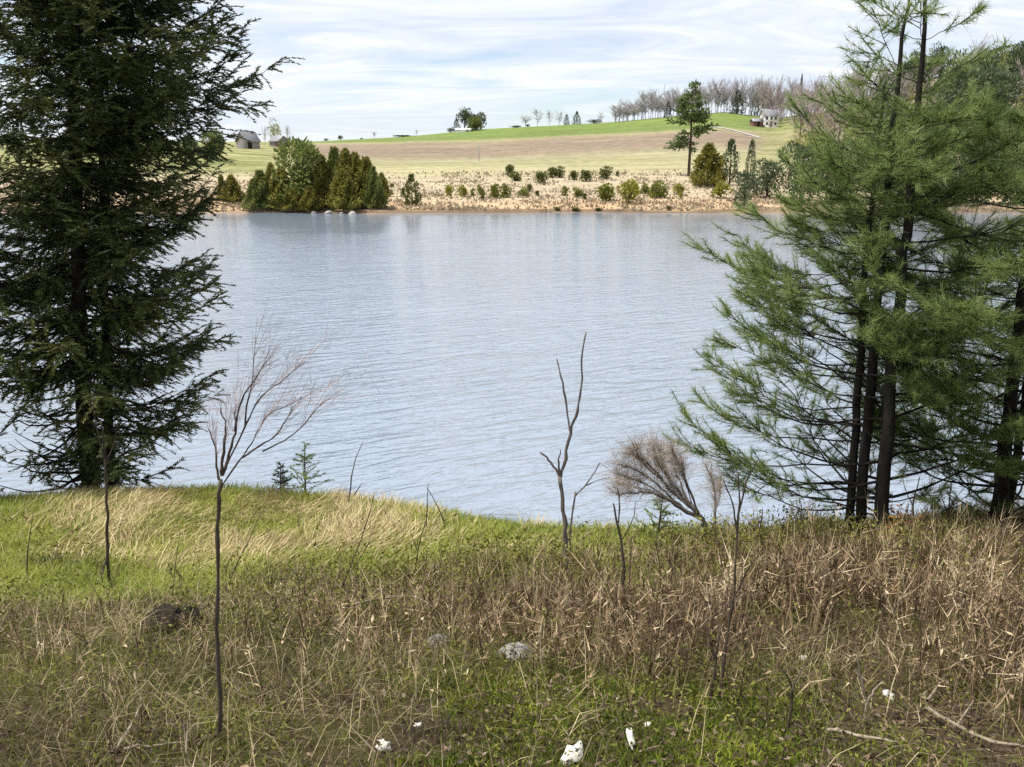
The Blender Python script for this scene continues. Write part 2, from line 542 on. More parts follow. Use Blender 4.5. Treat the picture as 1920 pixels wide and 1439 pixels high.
M['roof'] = solid_mat('grey_metal_roof', [(0.3, (0.17, 0.17, 0.185)), (0.6, (0.24, 0.24, 0.26)), (0.8, (0.31, 0.31, 0.33))], 1.5, 0.5, 0.1)
M['white'] = solid_mat('white_siding', [(0.3, (0.7, 0.7, 0.69)), (0.7, (0.82, 0.82, 0.8))], 3, 0.7, 0.1)
M['glass'] = solid_mat('dark_window_glass', [(0.3, (0.03, 0.035, 0.04)), (0.7, (0.06, 0.065, 0.07))], 3, 0.1, 0)
M['gravel'] = solid_mat('pale_gravel', [(0.3, (0.28, 0.28, 0.26)), (0.7, (0.44, 0.43, 0.4))], 2, 0.9, 0.2)


def ground_mat():
    m, t, out = new_mat('bank_soil')
    g = t.nodes.new('ShaderNodeNewGeometry')
    P = g.outputs['Position']
    a = N(t, 'ShaderNodeAttribute', attribute_name='rnd')
    n1 = noise(t, P, 26, 6, 0.7)
    n2 = noise(t, P, 3.2, 5, 0.6)
    soil = ramp(t, n1, [(0.3, (0.016, 0.011, 0.007)), (0.52, (0.06, 0.042, 0.027)), (0.72, (0.16, 0.12, 0.08))])
    turf = ramp(t, n1, [(0.3, (0.07, 0.085, 0.018)), (0.52, (0.20, 0.21, 0.05)), (0.72, (0.38, 0.34, 0.14))])
    f = math_node(t, 'ADD', a.outputs['Fac'], math_node(t, 'MULTIPLY', math_node(t, 'SUBTRACT', n2, 0.5), 0.9), True)
    c = mix_rgb(t, f, soil, turf)
    p = t.nodes.new('ShaderNodeBsdfPrincipled')
    p.inputs['Roughness'].default_value = 0.95
    p.inputs['Specular IOR Level'].default_value = 0.1
    t.links.new(c, p.inputs['Base Color'])
    b = t.nodes.new('ShaderNodeBump')
    b.inputs['Strength'].default_value = 0.9
    b.inputs['Distance'].default_value = 0.03
    t.links.new(n1, b.inputs['Height'])
    t.links.new(b.outputs[0], p.inputs['Normal'])
    t.links.new(p.outputs[0], out.inputs[0])
    return m


def field_mat():
    """rnd carries the crop band: 0 shore .. 1 past the tan reeds, 2 past the pale meadow, 3 past the ploughed field, 4 the green crest"""
    m, t, out = new_mat('fields')
    g = t.nodes.new('ShaderNodeNewGeometry')
    P = g.outputs['Position']
    a = N(t, 'ShaderNodeAttribute', attribute_name='rnd')
    l = N(t, 'ShaderNodeAttribute', attribute_name='left_meadow')
    nb = noise(t, P, 0.035, 4, 0.6)
    nf = noise(t, P, 0.35, 6, 0.7)
    streaky = noise(t, mapping(t, P, scale=(0.02, 0.25, 1)), 1.0, 5, 0.6)
    wob = math_node(t, 'MULTIPLY', math_node(t, 'ADD', math_node(t, 'MULTIPLY', math_node(t, 'SUBTRACT', nb, 0.5), 0.9), math_node(t, 'SUBTRACT', streaky, 0.5)), 0.42)
    band = math_node(t, 'DIVIDE', math_node(t, 'ADD', a.outputs['Fac'], wob), 5.0)
    tan = (0.34, 0.278, 0.195)
    c = ramp(t, band, [(0.0, (0.16, 0.115, 0.075)), (0.012, (0.40, 0.28, 0.17)), (0.06, tan), (0.14, (0.345, 0.287, 0.20)), (0.20, (0.305, 0.275, 0.165)),
                       (0.30, (0.24, 0.228, 0.125)), (0.375, (0.255, 0.23, 0.145)), (0.415, (0.205, 0.165, 0.118)), (0.50, (0.19, 0.147, 0.112)),
                       (0.565, (0.22, 0.18, 0.125)), (0.592, (0.24, 0.23, 0.12)), (0.615, (0.125, 0.16, 0.052)), (0.72, (0.13, 0.175, 0.05)), (1.0, (0.16, 0.22, 0.06))])
    meadow = ramp(t, streaky, [(0.35, (0.135, 0.155, 0.055)), (0.5, (0.205, 0.205, 0.09)), (0.68, (0.29, 0.26, 0.145))])
    c = mix_rgb(t, math_node(t, 'ADD', l.outputs['Fac'], math_node(t, 'MULTIPLY', wob, 1.2), True), c, meadow)
    var = ramp(t, streaky, [(0.3, 0.78), (0.7, 1.22)])
    fine = ramp(t, nf, [(0.28, 0.62), (0.5, 1.0), (0.72, 1.3)])
    c = mix_rgb(t, 1.0, c, var, 'MULTIPLY')
    c = mix_rgb(t, 0.8, c, fine, 'MULTIPLY')
    p = t.nodes.new('ShaderNodeBsdfPrincipled')
    p.inputs['Roughness'].default_value = 1.0
    p.inputs['Specular IOR Level'].default_value = 0.05
    t.links.new(c, p.inputs['Base Color'])
    b = t.nodes.new('ShaderNodeBump')
    b.inputs['Strength'].default_value = 0.6
    b.inputs['Distance'].default_value = 0.4
    t.links.new(nf, b.inputs['Height'])
    t.links.new(b.outputs[0], p.inputs['Normal'])
    t.links.new(p.outputs[0], out.inputs[0])
    return m


def water_mat():
    m, t, out = new_mat('pond_water')
    g = t.nodes.new('ShaderNodeNewGeometry')
    P = g.outputs['Position']
    r1 = noise(t, mapping(t, mapping(t, P, rot=(0, 0, math.radians(-28))), scale=(0.6, 2.5, 1)), 1.0, 3, 0.5, 0.7)
    r2 = noise(t, mapping(t, mapping(t, P, rot=(0, 0, math.radians(-16))), scale=(1.4, 4.2, 1)), 1.3, 3, 0.55, 0.5)
    r3 = noise(t, mapping(t, mapping(t, P, rot=(0, 0, math.radians(-20))), scale=(0.10, 0.45, 1)), 1.0, 3, 0.5, 0.4)
    hgt = math_node(t, 'ADD', math_node(t, 'ADD', math_node(t, 'MULTIPLY', r1, 1.5), math_node(t, 'MULTIPLY', r2, 0.45)), math_node(t, 'MULTIPLY', r3, 1.1))
    calm = noise(t, mapping(t, P, scale=(0.02, 0.06, 1)), 1.0, 3, 0.5, 0.3)
    b = t.nodes.new('ShaderNodeBump')
    b.inputs['Distance'].default_value = 0.22
    sp = t.nodes.new('ShaderNodeSeparateXYZ')
    t.links.new(P, sp.inputs[0])
    lull = ramp(t, math_node(t, 'DIVIDE', sp.outputs[1], 140.0), [(0.0, 1.0), (0.18, 0.8), (0.42, 0.36), (0.72, 0.16), (0.87, 0.035)])   # wind drops in the lee of the far bank
    t.links.new(math_node(t, 'MULTIPLY', ramp(t, calm, [(0.36, 0.4), (0.64, 1.0)]), lull), b.inputs['Strength'])
    t.links.new(hgt, b.inputs['Height'])
    p = t.nodes.new('ShaderNodeBsdfPrincipled')
    p.inputs['Base Color'].default_value = (0.20, 0.245, 0.31, 1)
    p.inputs['Roughness'].default_value = 0.07
    p.inputs['IOR'].default_value = 2.7
    t.links.new(b.outputs[0], p.inputs['Normal'])
    t.links.new(p.outputs[0], out.inputs[0])
    return m


M['ground'] = ground_mat()
M['field'] = field_mat()
M['water'] = water_mat()


# ------------------------------------------------------------------ the setting
def grid_tris(nx, ny):
    i = np.arange(nx - 1)[:, None] * ny
    j = np.arange(ny - 1)[None]
    a = i + j
    return np.concatenate([np.stack([a, a + ny, a + ny + 1], -1).reshape(-1, 3), np.stack([a, a + ny + 1, a + 1], -1).reshape(-1, 3)])


def turf_weight(X, Y):
    px, py = to_px(np.stack([X, Y, near_z(X, Y)], -1))
    lim = np.interp(px, [0, 400, 700, 1000, 1200, 1500, 1900], [1130, 1130, 1120, 1100, 1085, 1015, 960])
    t = sstep(45, -60, py - lim + 230 * (fbm(X, Y, 1.3, 31) - 0.5))
    return np.maximum(t, sstep(1.75, 0.95, crest(X) - Y) * sstep(1340, 1240, px))


xs = np.concatenate([np.linspace(-60, -11, 30), np.linspace(-10.5, 10.5, 211), np.linspace(11, 60, 30)])
ys = np.concatenate([np.linspace(-35, 1, 19), np.linspace(1.3, 15, 138), np.linspace(15.5, 22, 8)])
GX, GY = np.meshgrid(xs, ys, indexing='ij')
GZ = near_z(GX, GY)
mb = MB()
tw = np.where(GY > 1.5, turf_weight(GX, np.maximum(GY, 1.5)), 0.3)
mb.add(np.stack([GX, GY, GZ], -1), grid_tris(len(xs), len(ys)), tw.ravel())
tag(mb.build('ground', M['ground'], smooth=True), kind='structure')

ss = np.linspace(-1.5, 1.5, 260)
yy = np.concatenate([np.linspace(105, 150, 60), np.linspace(151, 440, 130), np.linspace(444, 900, 40), np.geomspace(950, 7000, 16)])
SS, YY = np.meshgrid(ss, yy, indexing='ij')
XX = SS * YY
ZZ = far_z(XX, YY)
sh = shore_y(XX)
band = np.where(YY < 205, (YY - sh) / (205 - sh), np.where(YY < 262, 1 + (YY - 205) / 57., np.where(YY < 345, 2 + (YY - 262) / 83., 3 + (YY - 345) / 85.)))
PXX = 960 + 1564 * XX / YY
# the ploughed strip dies out towards the house; the farmyard meadow lies on the left
leftm = sstep(590, 500, PXX) * sstep(190, 212, YY) * sstep(520, 380, YY) + 0.75 * sstep(1400, 1440, PXX) * sstep(1510, 1470, PXX) * sstep(205, 250, YY)
band = np.where((PXX > 1500) & (YY > 150) & (YY < 700), 2.45, band)
band = np.clip(band, 0, 5)
mb = MB()
mb.add(np.stack([XX, YY, ZZ], -1), grid_tris(len(ss), len(yy)), band.ravel())
far_o = tag(mb.build('terrain', M['field'], smooth=True), kind='structure')
at_l = far_o.data.attributes.new('left_meadow', 'FLOAT', 'POINT')
if len(at_l.data) == leftm.size:
    at_l.data.foreach_set('value', np.clip(leftm, 0, 1).astype(np.float32).ravel())

mb = MB()
wx, wy = np.linspace(-260, 260, 27), np.linspace(5, 135, 14)
WX, WY = np.meshgrid(wx, wy, indexing='ij')
mb.add(np.stack([WX, WY, WX * 0], -1), grid_tris(len(wx), len(wy)), 0.5)
tag(mb.build('water', M['water'], smooth=True), kind='structure')


# ------------------------------------------------------------------ plant builders
def unit(v):
    v = np.asarray(v, float)
    return v / (np.linalg.norm(v) + 1e-9)


def rand_dirs(n, up=0.0):
    d = RNG.normal(size=(n, 3))
    d[:, 2] += up
    return d / np.linalg.norm(d, axis=1)[:, None]


def resample(path, n):
    P = np.asarray(path, float)
    t = np.linspace(0, len(P) - 1, n)
    out = np.stack([np.interp(t, np.arange(len(P)), P[:, k]) for k in range(3)], -1)
    for _ in range(2):
        out[1:-1] = 0.25 * out[:-2] + 0.5 * out[1:-1] + 0.25 * out[2:]
    return out


def wobble(P, amp):
    Q = P.copy()
    n = len(P)
    Q[1:] += np.cumsum(RNG.normal(size=(n - 1, 3)), axis=0) * amp / math.sqrt(n)
    return Q


def sheath(P, D, n, spread):
    """n needle directions round each of the shoot directions D"""
    base = np.repeat(D, n, axis=0)
    d = base + RNG.normal(size=base.shape) * spread
    return np.repeat(P, n, axis=0), d


def pine_tree(name, label, trunks, spec, seed, group=None, open_front=True, whorls=None, tuft_n=18):
    """young white pine: trunks are paths; spec(t, trunk_index) -> (length_left, length_right, depth, density) at height t"""
    rs = random.Random(seed)
    base = np.asarray(trunks[0][0][0])
    root = thing(name, label, 'pine tree', base, group)
    TP, TD, TR = [], [], []                     # tufts: position, direction, tone
    for ti, (path, r0) in enumerate(trunks):
        P = resample(path, 28)
        P[1:-1] += RNG.normal(size=(26, 3)) * 0.008
        R = r0 * (1 - np.linspace(0, 1, 28) ** 1.15 * 0.86)
        tb = MB()
        tb.tube(P, R, 9)
        tb.build('trunk', M['bark_dark'], root, smooth=True)
        seglen = np.linalg.norm(np.diff(P, axis=0), axis=1)
        cum = np.concatenate([[0], np.cumsum(seglen)])
        s = rs.uniform(0.35, 0.6)
        while s < cum[-1] * 0.985:
            t = s / cum[-1]
            o = np.array([np.interp(s, cum, P[:, k]) for k in range(3)])
            rad = np.interp(s, cum, R)
            nb = rs.choice([3, 4, 4, 5])
            a0 = rs.uniform(0, 6.28)
            for b in range(nb):
                az = a0 + b * 6.283 / nb + rs.uniform(-0.35, 0.35)
                L, dens = spec(t, az, ti, rs)
                if L < 0.15 or (open_front and math.sin(az) < -0.3 and t < 0.66):
                    continue
                elev = rs.uniform(-0.04, 0.36) + 0.75 * max(0, t - 0.62)
                hd = np.array([math.cos(az), math.sin(az), 0])
                m = 9
                q = np.linspace(0, 1, m)
                droop = -0.10 * L * np.sin(q * math.pi) * (1 - t)
                bp = o[None] + hd[None] * (q * L * math.cos(elev))[:, None]
                bp[:, 2] += q * L * math.sin(elev) + droop + 0.10 * L * q ** 3
                bp = wobble(bp, 0.045 * L)
                br = np.maximum(rad * 0.26 * (1 - q * 0.85) * min(1.0, 0.5 + L / 3), 0.0035)
                bm = MB()
                bm.tube(bp, br, 5)
                # side shoots in the outer part
                if open_front and math.sin(az) < -0.75 and t < 0.62:
                    L *= 0.55
                ns = int(L * 12 * dens) + 3
                for k in range(ns):
                    u = rs.uniform(0.42 if t < 0.45 else 0.22, 1.0) ** 0.8
                    i = u * (m - 1)
                    p0 = np.array([np.interp(i, np.arange(m), bp[:, c]) for c in range(3)])
                    fw = unit(bp[min(int(i) + 1, m - 1)] - bp[max(int(i) - 1, 0)])
                    sd = unit(np.cross(fw, [0, 0, 1])) * (1 if k % 2 else -1)
                    l = rs.uniform(0.2, 0.62) * (1.2 - 0.65 * u) * min(1.0, 0.55 + L * 0.35)
                    dirn = unit(fw * rs.uniform(0.35, 1.0) + sd * rs.uniform(0.3, 1.1) + np.array([0, 0, rs.uniform(-0.35, 0.45)]))
                    p1 = p0 + dirn * l * 0.55
                    d2 = unit(dirn + np.array([0, 0, rs.uniform(-0.15, 0.5)]))
                    p2 = p1 + d2 * l * 0.45
                    bm.tube([p0, p1, p2], [0.0045, 0.0035, 0.002], 3, cap=False)
                    tone = rs.random()
                    for w in (0.5, 0.78, 1.0):
                        pp = p0 + (p1 - p0) * min(1, w / 0.55) if w < 0.55 else p1 + (p2 - p1) * ((w - 0.55) / 0.45)
                        TP.append(pp)
                        TD.append(d2)
                        TR.append(tone)
                TP.append(bp[-1])
                TD.append(unit(bp[-1] - bp[-3]))
                TR.append(rs.random())
                bm.build('branch', M['bark_dark'], root, smooth=True)
            s += rs.uniform(0.16, 0.28) if t < 0.5 else rs.uniform(0.17, 0.29) if t < 0.72 else rs.uniform(0.3, 0.45) if len(trunks) > 1 else rs.uniform(0.2, 0.34)
        TP.append(P[-1])
        TD.append(np.array([0, 0, 1.0]))
        TR.append(0.7)
    TP, TD, TR = np.array(TP), np.array(TD), np.array(TR)
    nP, nD = sheath(TP, TD, tuft_n, 0.7)
    k = len(nP)
    nP = nP - np.repeat(TD, tuft_n, axis=0) * RNG.uniform(0, 0.10, k)[:, None]
    rnd = np.clip(np.repeat(TR, tuft_n) * 0.6 + RNG.uniform(0, 0.45, k), 0, 1)
    cb = MB()
    cb.needles(nP, nD, RNG.uniform(0.06, 0.12, k), RNG.uniform(0.0035, 0.006, k), rnd)
    cb.build('crown', M['pine'], root)
    return root


def spruce_tree(name, label, path, r0, spec, seed, z0=0.3, gap=0.13, dens=1.0):
    rs = random.Random(seed)
    base = np.asarray(path[0])
    root = thing(name, label, 'conifer', base)
    P = resample(path, 26)
    R = r0 * (1 - np.linspace(0, 1, 26) * 0.82)
    tb = MB()
    tb.tube(P, R, 10)
    tb.build('trunk', M['bark_dark'], root, smooth=True)
    cum = np.concatenate([[0], np.cumsum(np.linalg.norm(np.diff(P, axis=0), axis=1))])
    LP, LD, LR, LL = [], [], [], []
    s = z0
    while s < cum[-1] * 0.98:
        o = np.array([np.interp(s, cum, P[:, k]) for k in range(3)])
        t = s / cum[-1]
        rad = np.interp(s, cum, R)
        az = rs.uniform(0, 6.283)
        L, dn = spec(o[2], az, rs)
        s += gap * rs.uniform(0.55, 1.45)
        if L < 0.2:
            continue
        hd = np.array([math.cos(az), math.sin(az), 0])
        m = 10
        q = np.linspace(0, 1, m)
        e0 = rs.uniform(-0.32, 0.25) + 0.35 * max(0, (o[2] - 6.0) / 5)
        bp = o[None] + hd[None] * (q * L)[:, None]
        bp[:, 2] += L * (np.tan(e0) * q - 0.10 * np.sin(q * 3.14) + rs.uniform(0.08, 0.26) * q ** 2.5)
        bp = wobble(bp, 0.05 * L)
        bm = MB()
        bm.tube(bp, np.maximum(rad * 0.22 * (1 - 0.88 * q), 0.004), 5)
        nt = int(L * 24 * dens * dn) + 3
        tone = rs.uniform(0.0, 0.5)
        for k in range(nt):
            u = rs.uniform(0.06, 1.0)
            i = u * (m - 1)
            p0 = np.array([np.interp(i, np.arange(m), bp[:, c]) for c in range(3)])
            fw = unit(bp[min(int(i) + 1, m - 1)] - bp[max(int(i) - 1, 0)])
            sd = unit(np.cross(fw, [0, 0, 1])) * (1 if k % 2 else -1)
            l = rs.uniform(0.14, 0.5) * (1.1 - 0.4 * u) * min(1.0, 0.4 + 0.4 * L) + 0.06
            d1 = unit(fw * rs.uniform(0.5, 1.0) + sd * rs.uniform(0.4, 1.1) + np.array([0, 0, rs.uniform(-0.65, 0.45)]))
            nn = max(4, int(l / 0.022))
            w = np.linspace(0.08, 1, nn)
            pts = p0[None] + d1[None] * (w * l)[:, None]
            pts[:, 2] -= 0.18 * l * w ** 2
            bm.tube(pts[[0, nn // 2, nn - 1]], [0.003, 0.0022, 0.0012], 3, cap=False)
            sv = unit(np.cross(d1, [0, 0, 1]))
            for sg in (-1, 1):
                LP.append(pts)
                LD.append(d1[None] * 0.75 + sv[None] * sg * 0.8 + RNG.normal(size=(nn, 3)) * 0.3)
                LR.append(np.clip(tone + RNG.uniform(0, 0.45, nn) + (0.15 if u > 0.8 else 0), 0, 1))
                LL.append(np.full(nn, 0.050) * (1.2 - 0.4 * w))
        bm.build('branch', M['bark_dark'], root, smooth=True)
    LP, LD, LR, LL = map(np.concatenate, (LP, LD, LR, LL))
    cb = MB()
    cb.needles(LP, LD, LL * RNG.uniform(0.8, 1.5, len(LP)), RNG.uniform(0.014, 0.026, len(LP)), LR)
    cb.build('crown', M['spruce'], root)
    return root


def proto(kind, mat, seed, **kw):
    """far plants, unit height, base at the origin; returned as an (unlinked) prototype with crown and trunk meshes"""
    rs = np.random.default_rng(seed)
    tb, cb = MB(), MB()
    n = kw.get('n', 900)
    if kind == 'cone':
        w = kw.get('w', 0.25)
        h = rs.uniform(0.02, 1, n) ** 1.15
        lump = 0.84 + 0.16 * np.sin(h * rs.uniform(9, 17) + rs.uniform(0, 6))
        a = rs.uniform(0, 6.283, n)
        prof = np.interp(h, [0, 0.08, 0.25, 0.6, 0.9, 1], [0.85, 1.0, 0.95, 0.60, 0.20, 0.02])
        al = 1 + 0.26 * np.sin(a * 2 + h * 5 + seed) + 0.22 * np.sin(a * 5 - h * 8 + seed)
        r = w * prof * lump * al * np.sqrt(rs.uniform(0.35, 1.0, n))
        P = np.stack([r * np.cos(a), r * np.sin(a), h * 0.97], -1)
        D = np.stack([np.cos(a), np.sin(a), rs.uniform(0.4, 3.2, n)], -1) + rs.normal(size=(n, 3)) * 0.35
        sz = kw.get('s', 0.075)
        cb.leaves(P, D, rs.uniform(0.6, 1.4, n) * sz, rs.uniform(0.5, 1.0, n) * sz * 0.5, np.clip(rs.uniform(0, 0.7, n) + 0.3 * np.sin(a * 5 - h * 8 + seed), 0, 1))
        tb.tube([[0, 0, -0.03], [0, 0, 0.4], [0, 0, 0.9]], [0.022, 0.015, 0.004], 5)
    elif kind == 'round':
        w = kw.get('w', 0.45)
        K = kw.get('k', 11)
        a = rs.uniform(0, 6.283, K)
        ch = rs.uniform(kw.get('lo', 0.2), 0.8, K)
        cr = w * rs.uniform(0.15, 0.65, K)
        C = np.stack([cr * np.cos(a), cr * np.sin(a), ch], -1)
        rad = rs.uniform(0.16, 0.30, K) * (w / 0.45) ** 0.6
        i = rs.integers(0, K, n)
        d = rs.normal(size=(n, 3))
        d /= np.linalg.norm(d, axis=1)[:, None]
        P = C[i] + d * (rad[i] * rs.uniform(0.45, 1.0, n) ** 0.5)[:, None] * np.array([1, 1, 0.85])
        P[:, 2] = np.clip(P[:, 2], 0.015, 1)
        sz = kw.get('s', 0.085)
        cb.leaves(P, d + np.array([0, 0, 0.5]), rs.uniform(0.6, 1.4, n) * sz, rs.uniform(0.5, 1, n) * sz * 0.8, np.clip(rs.uniform(0, 0.7, n) + rs.uniform(0, 0.3, K)[i], 0, 1))
        tb.tube([[0, 0, -0.03], [0.01, 0, 0.3], [0.0, 0.02, 0.62]], [0.035, 0.025, 0.008], 5)
        for c in C[:5]:
            tb.tube([[0, 0, 0.15], c * 0.55, c], [0.016, 0.011, 0.003], 3)
    elif kind == 'bare':
        w = kw.get('w', 0.3)
        top = rs.uniform(0.75, 0.95)
        tb.tube([[0, 0, -0.03], [rs.normal() * 0.015, 0, 0.35], [rs.normal() * 0.03, rs.normal() * 0.03, top]], [0.011, 0.008, 0.002], 4)
        for b in range(kw.get('b', 22)):
            h0 = rs.uniform(0.22, 0.8)
            a = rs.uniform(0, 6.283)
            L = w * rs.uniform(0.5, 1.1) * (1.15 - 0.6 * h0)
            hd = np.array([math.cos(a), math.sin(a), 0])
            p0 = np.array([0, 0, h0])
            p1 = p0 + hd * L * 0.5 + np.array([0, 0, L * 0.6])
            p2 = p1 + hd * L * 0.45 + np.array([0, 0, L * rs.uniform(0.5, 0.9)])
            tb.tube([p0, p1, p2], [0.0045, 0.003, 0.001], 3)
            k = 30
            u = rs.uniform(0.1, 1, k)[:, None]
            P = np.where(u < 0.5, p0 + (p1 - p0) * u * 2, p1 + (p2 - p1) * (u - 0.5) * 2)
            D = (hd + np.array([0, 0, 1.0]))[None] + rs.normal(size=(k, 3)) * 0.7
            cb.needles(P, D, rs.uniform(0.06, 0.19, k), kw.get('tw', 0.0055), rs.uniform(0, 1, k))
    elif kind == 'pine':
        # tall open pine with flat layered boughs
        w = kw.get('w', 0.2)
        tb.tube([[0, 0, -0.03], [0.005, 0, 0.4], [0.0, 0.0, 0.97]], [0.02, 0.014, 0.003], 6)
        for b in range(kw.get('b', 46)):
            h0 = rs.uniform(kw.get('lo', 0.26), 0.97)
            a = rs.uniform(0, 6.283)
            L = w * rs.uniform(0.55, 1.15) * np.interp(h0, [0, 0.3, 0.55, 0.8, 1], [0.9, 1.0, 0.95, 0.6, 0.12])
            hd = np.array([math.cos(a), math.sin(a), 0])
            tip = np.array([0, 0, h0]) + hd * L + np.array([0, 0, L * rs.uniform(-0.1, 0.35)])
            tb.tube([[0, 0, h0], tip], [0.005, 0.001], 3)
            k = n // 46
            u = rs.uniform(0.3, 1.05, k)[:, None]
            P = np.array([[0, 0, h0]]) + (tip - np.array([0, 0, h0]))[None] * u + rs.normal(size=(k, 3)) * np.array([0.024, 0.024, 0.011])
            D = hd[None] + rs.normal(size=(k, 3)) * 0.6 + np.array([0, 0, 0.35])
            sz = kw.get('s', 0.042)
            cb.leaves(P, D, rs.uniform(0.6, 1.5, k) * sz, rs.uniform(0.4, 0.9, k) * sz * 0.7, rs.uniform(0, 0.8, k) + 0.2 * rs.random())
    tm = tb.mesh('trunk', M[kw.get('bark', 'bark_grey' if kind == 'bare' else 'bark_brown')])
    cm = cb.mesh('crown', M[mat]) if cb.n else None
    return tm, cm


def place(pm, name, label, cat, loc, height, widthscale=1.0, group=None, rz=None, names=('trunk', 'crown')):
    r = thing(name, label, cat, loc, group)
    r.rotation_euler = (0, 0, random.uniform(0, 6.28) if rz is None else rz)
    r.scale = (height * widthscale, height * widthscale, height)
    for me, nm in zip(pm, names):
        if me is None:
            continue
        o = bpy.data.objects.new(nm, me)
        COL.objects.link(o)
        o.parent = r
    return r


def place_px(pm, name, label, cat, px, py_top, py_base, w_px=None, wu=None, **kw):
    """stand a plant where its foot is seen; wu = width of the prototype per unit height"""
    p = far_hit(px, py_base)
    h = (at(px, py_top, p[1])[2] - p[2])
    ws = 1.0
    if w_px:
        wm = w_px / F * p[1] / 1.0
        ws = wm / (wu * h)
    return place(pm, name, label, cat, p, h, ws, **kw)


# ------------------------------------------------------------------ far bank: cedars, shrubs
CED = [proto('cone', ('cedar', 'cedar', 'cedar_green', 'cedar')[i], 100 + i, w=0.27, n=2800, s=0.085) for i in range(4)]
SHR = [proto('round', 'shrub', 200 + i, w=0.42, n=760, s=0.13, lo=0.04) for i in range(4)]
SHRD = [proto('round', 'shrub_dark', 220 + i, w=0.42, n=760, s=0.13, lo=0.04) for i in range(3)]
SHRY = [proto('round', 'shrub_yellow', 240 + i, w=0.42, n=760, s=0.13, lo=0.04) for i in range(2)]
SPIRE = [proto('cone', 'shrub_dark', 260 + i, w=0.25, n=600, s=0.10) for i in range(2)]
EVG = [proto('cone', 'evergreen', 280 + i, w=0.3, n=900, s=0.07) for i in range(3)]
EVR = [proto('round', 'evergreen', 290 + i, w=0.4, n=1100, s=0.07, lo=0.3) for i in range(3)]
EVB = [proto('round', 'evergreen', 360 + i, w=0.42, n=2400, s=0.06, k=20, lo=0.06) for i in range(3)]
RND = [proto('round', 'round_green', 300 + i, w=0.42, n=4200, s=0.06, k=24, lo=0.15) for i in range(2)]
SPR = [proto('round', 'spring', 310 + i, w=0.4, n=900, s=0.05, k=14, lo=0.35) for i in range(2)]
BARE = [proto('bare', 'bare', 320 + i, w=0.3, tw=0.006) for i in range(5)]
BARER = [proto('bare', 'bare_red', 330 + i, w=0.4, b=30, tw=0.007) for i in range(3)]
MPINE = [proto('pine', 'pine_far', 340 + i, w=0.22, n=2600, s=0.045) for i in range(2)]
SF = ('stem', 'foliage')
WC, WR = 0.52, 0.95         # widths of the cone and round prototypes per unit height

clump = [
    (418, 327, 377, 16, 'thin olive cedar in the small pair left of the cedar clump'),
    (437, 328, 380, 30, 'fuller olive cedar in the small pair left of the cedar clump'),
    (492, 319, 387, 42, 'leftmost cedar of the shore clump, low and broad'),
    (513, 307, 387, 28, 'slim spire cedar near the left end of the shore clump'),
    (532, 313, 387, 38, 'cedar in front of the left side of the round green tree'),
    (606, 292, 384, 44, 'cedar in front of the right side of the round green tree'),
    (632, 277, 383, 42, 'tallest pointed cedar in the middle of the shore clump'),
    (653, 281, 383, 42, 'second tall pointed cedar in the middle of the shore clump'),
    (670, 287, 383, 38, 'cedar between the tall pointed pair and the broad right end'),
    (689, 296, 383, 48, 'broad cedar on the right flank of the shore clump'),
    (478, 335, 388, 26, 'lowest cedar at the far left end of the shore clump'),
    (552, 352, 390, 38, 'cedar low at the water in front of the round green tree trunk'),
    (584, 348, 390, 36, 'short cedar low at the water right of the round tree trunk'),
    (645, 318, 388, 44, 'short cedar at the feet of the tall pointed pair'),
    (702, 312, 386, 30, 'cedar rounding off the right end of the shore clump'),
    (717, 324, 368, 22, 'small cedar standing just off the right end of the clump'),
]
for i, (px, t, b, w, lab) in enumerate(clump):
    place_px(CED[i % 4], 'cedar_tree', lab, 'cedar', px, t + 2, b + (6 if b > 381 else 1), w * 1.3, WC, group='cedars on the far shore')
place_px(RND[0], 'round_tree', 'round mid green tree rising behind the cedars on the far shore', 'tree', 568, 258, 391, 112, 0.9)
place_px(SPIRE[0], 'conifer', 'lone spiky small conifer at the water edge right of the cedar clump', 'conifer', 773, 329, 386, 36, 0.5)
place_px(SHRD[0], 'shrub', 'tiny dark shrub touching the lone spiky conifer', 'shrub', 757, 351, 371, 10, WR, names=SF)

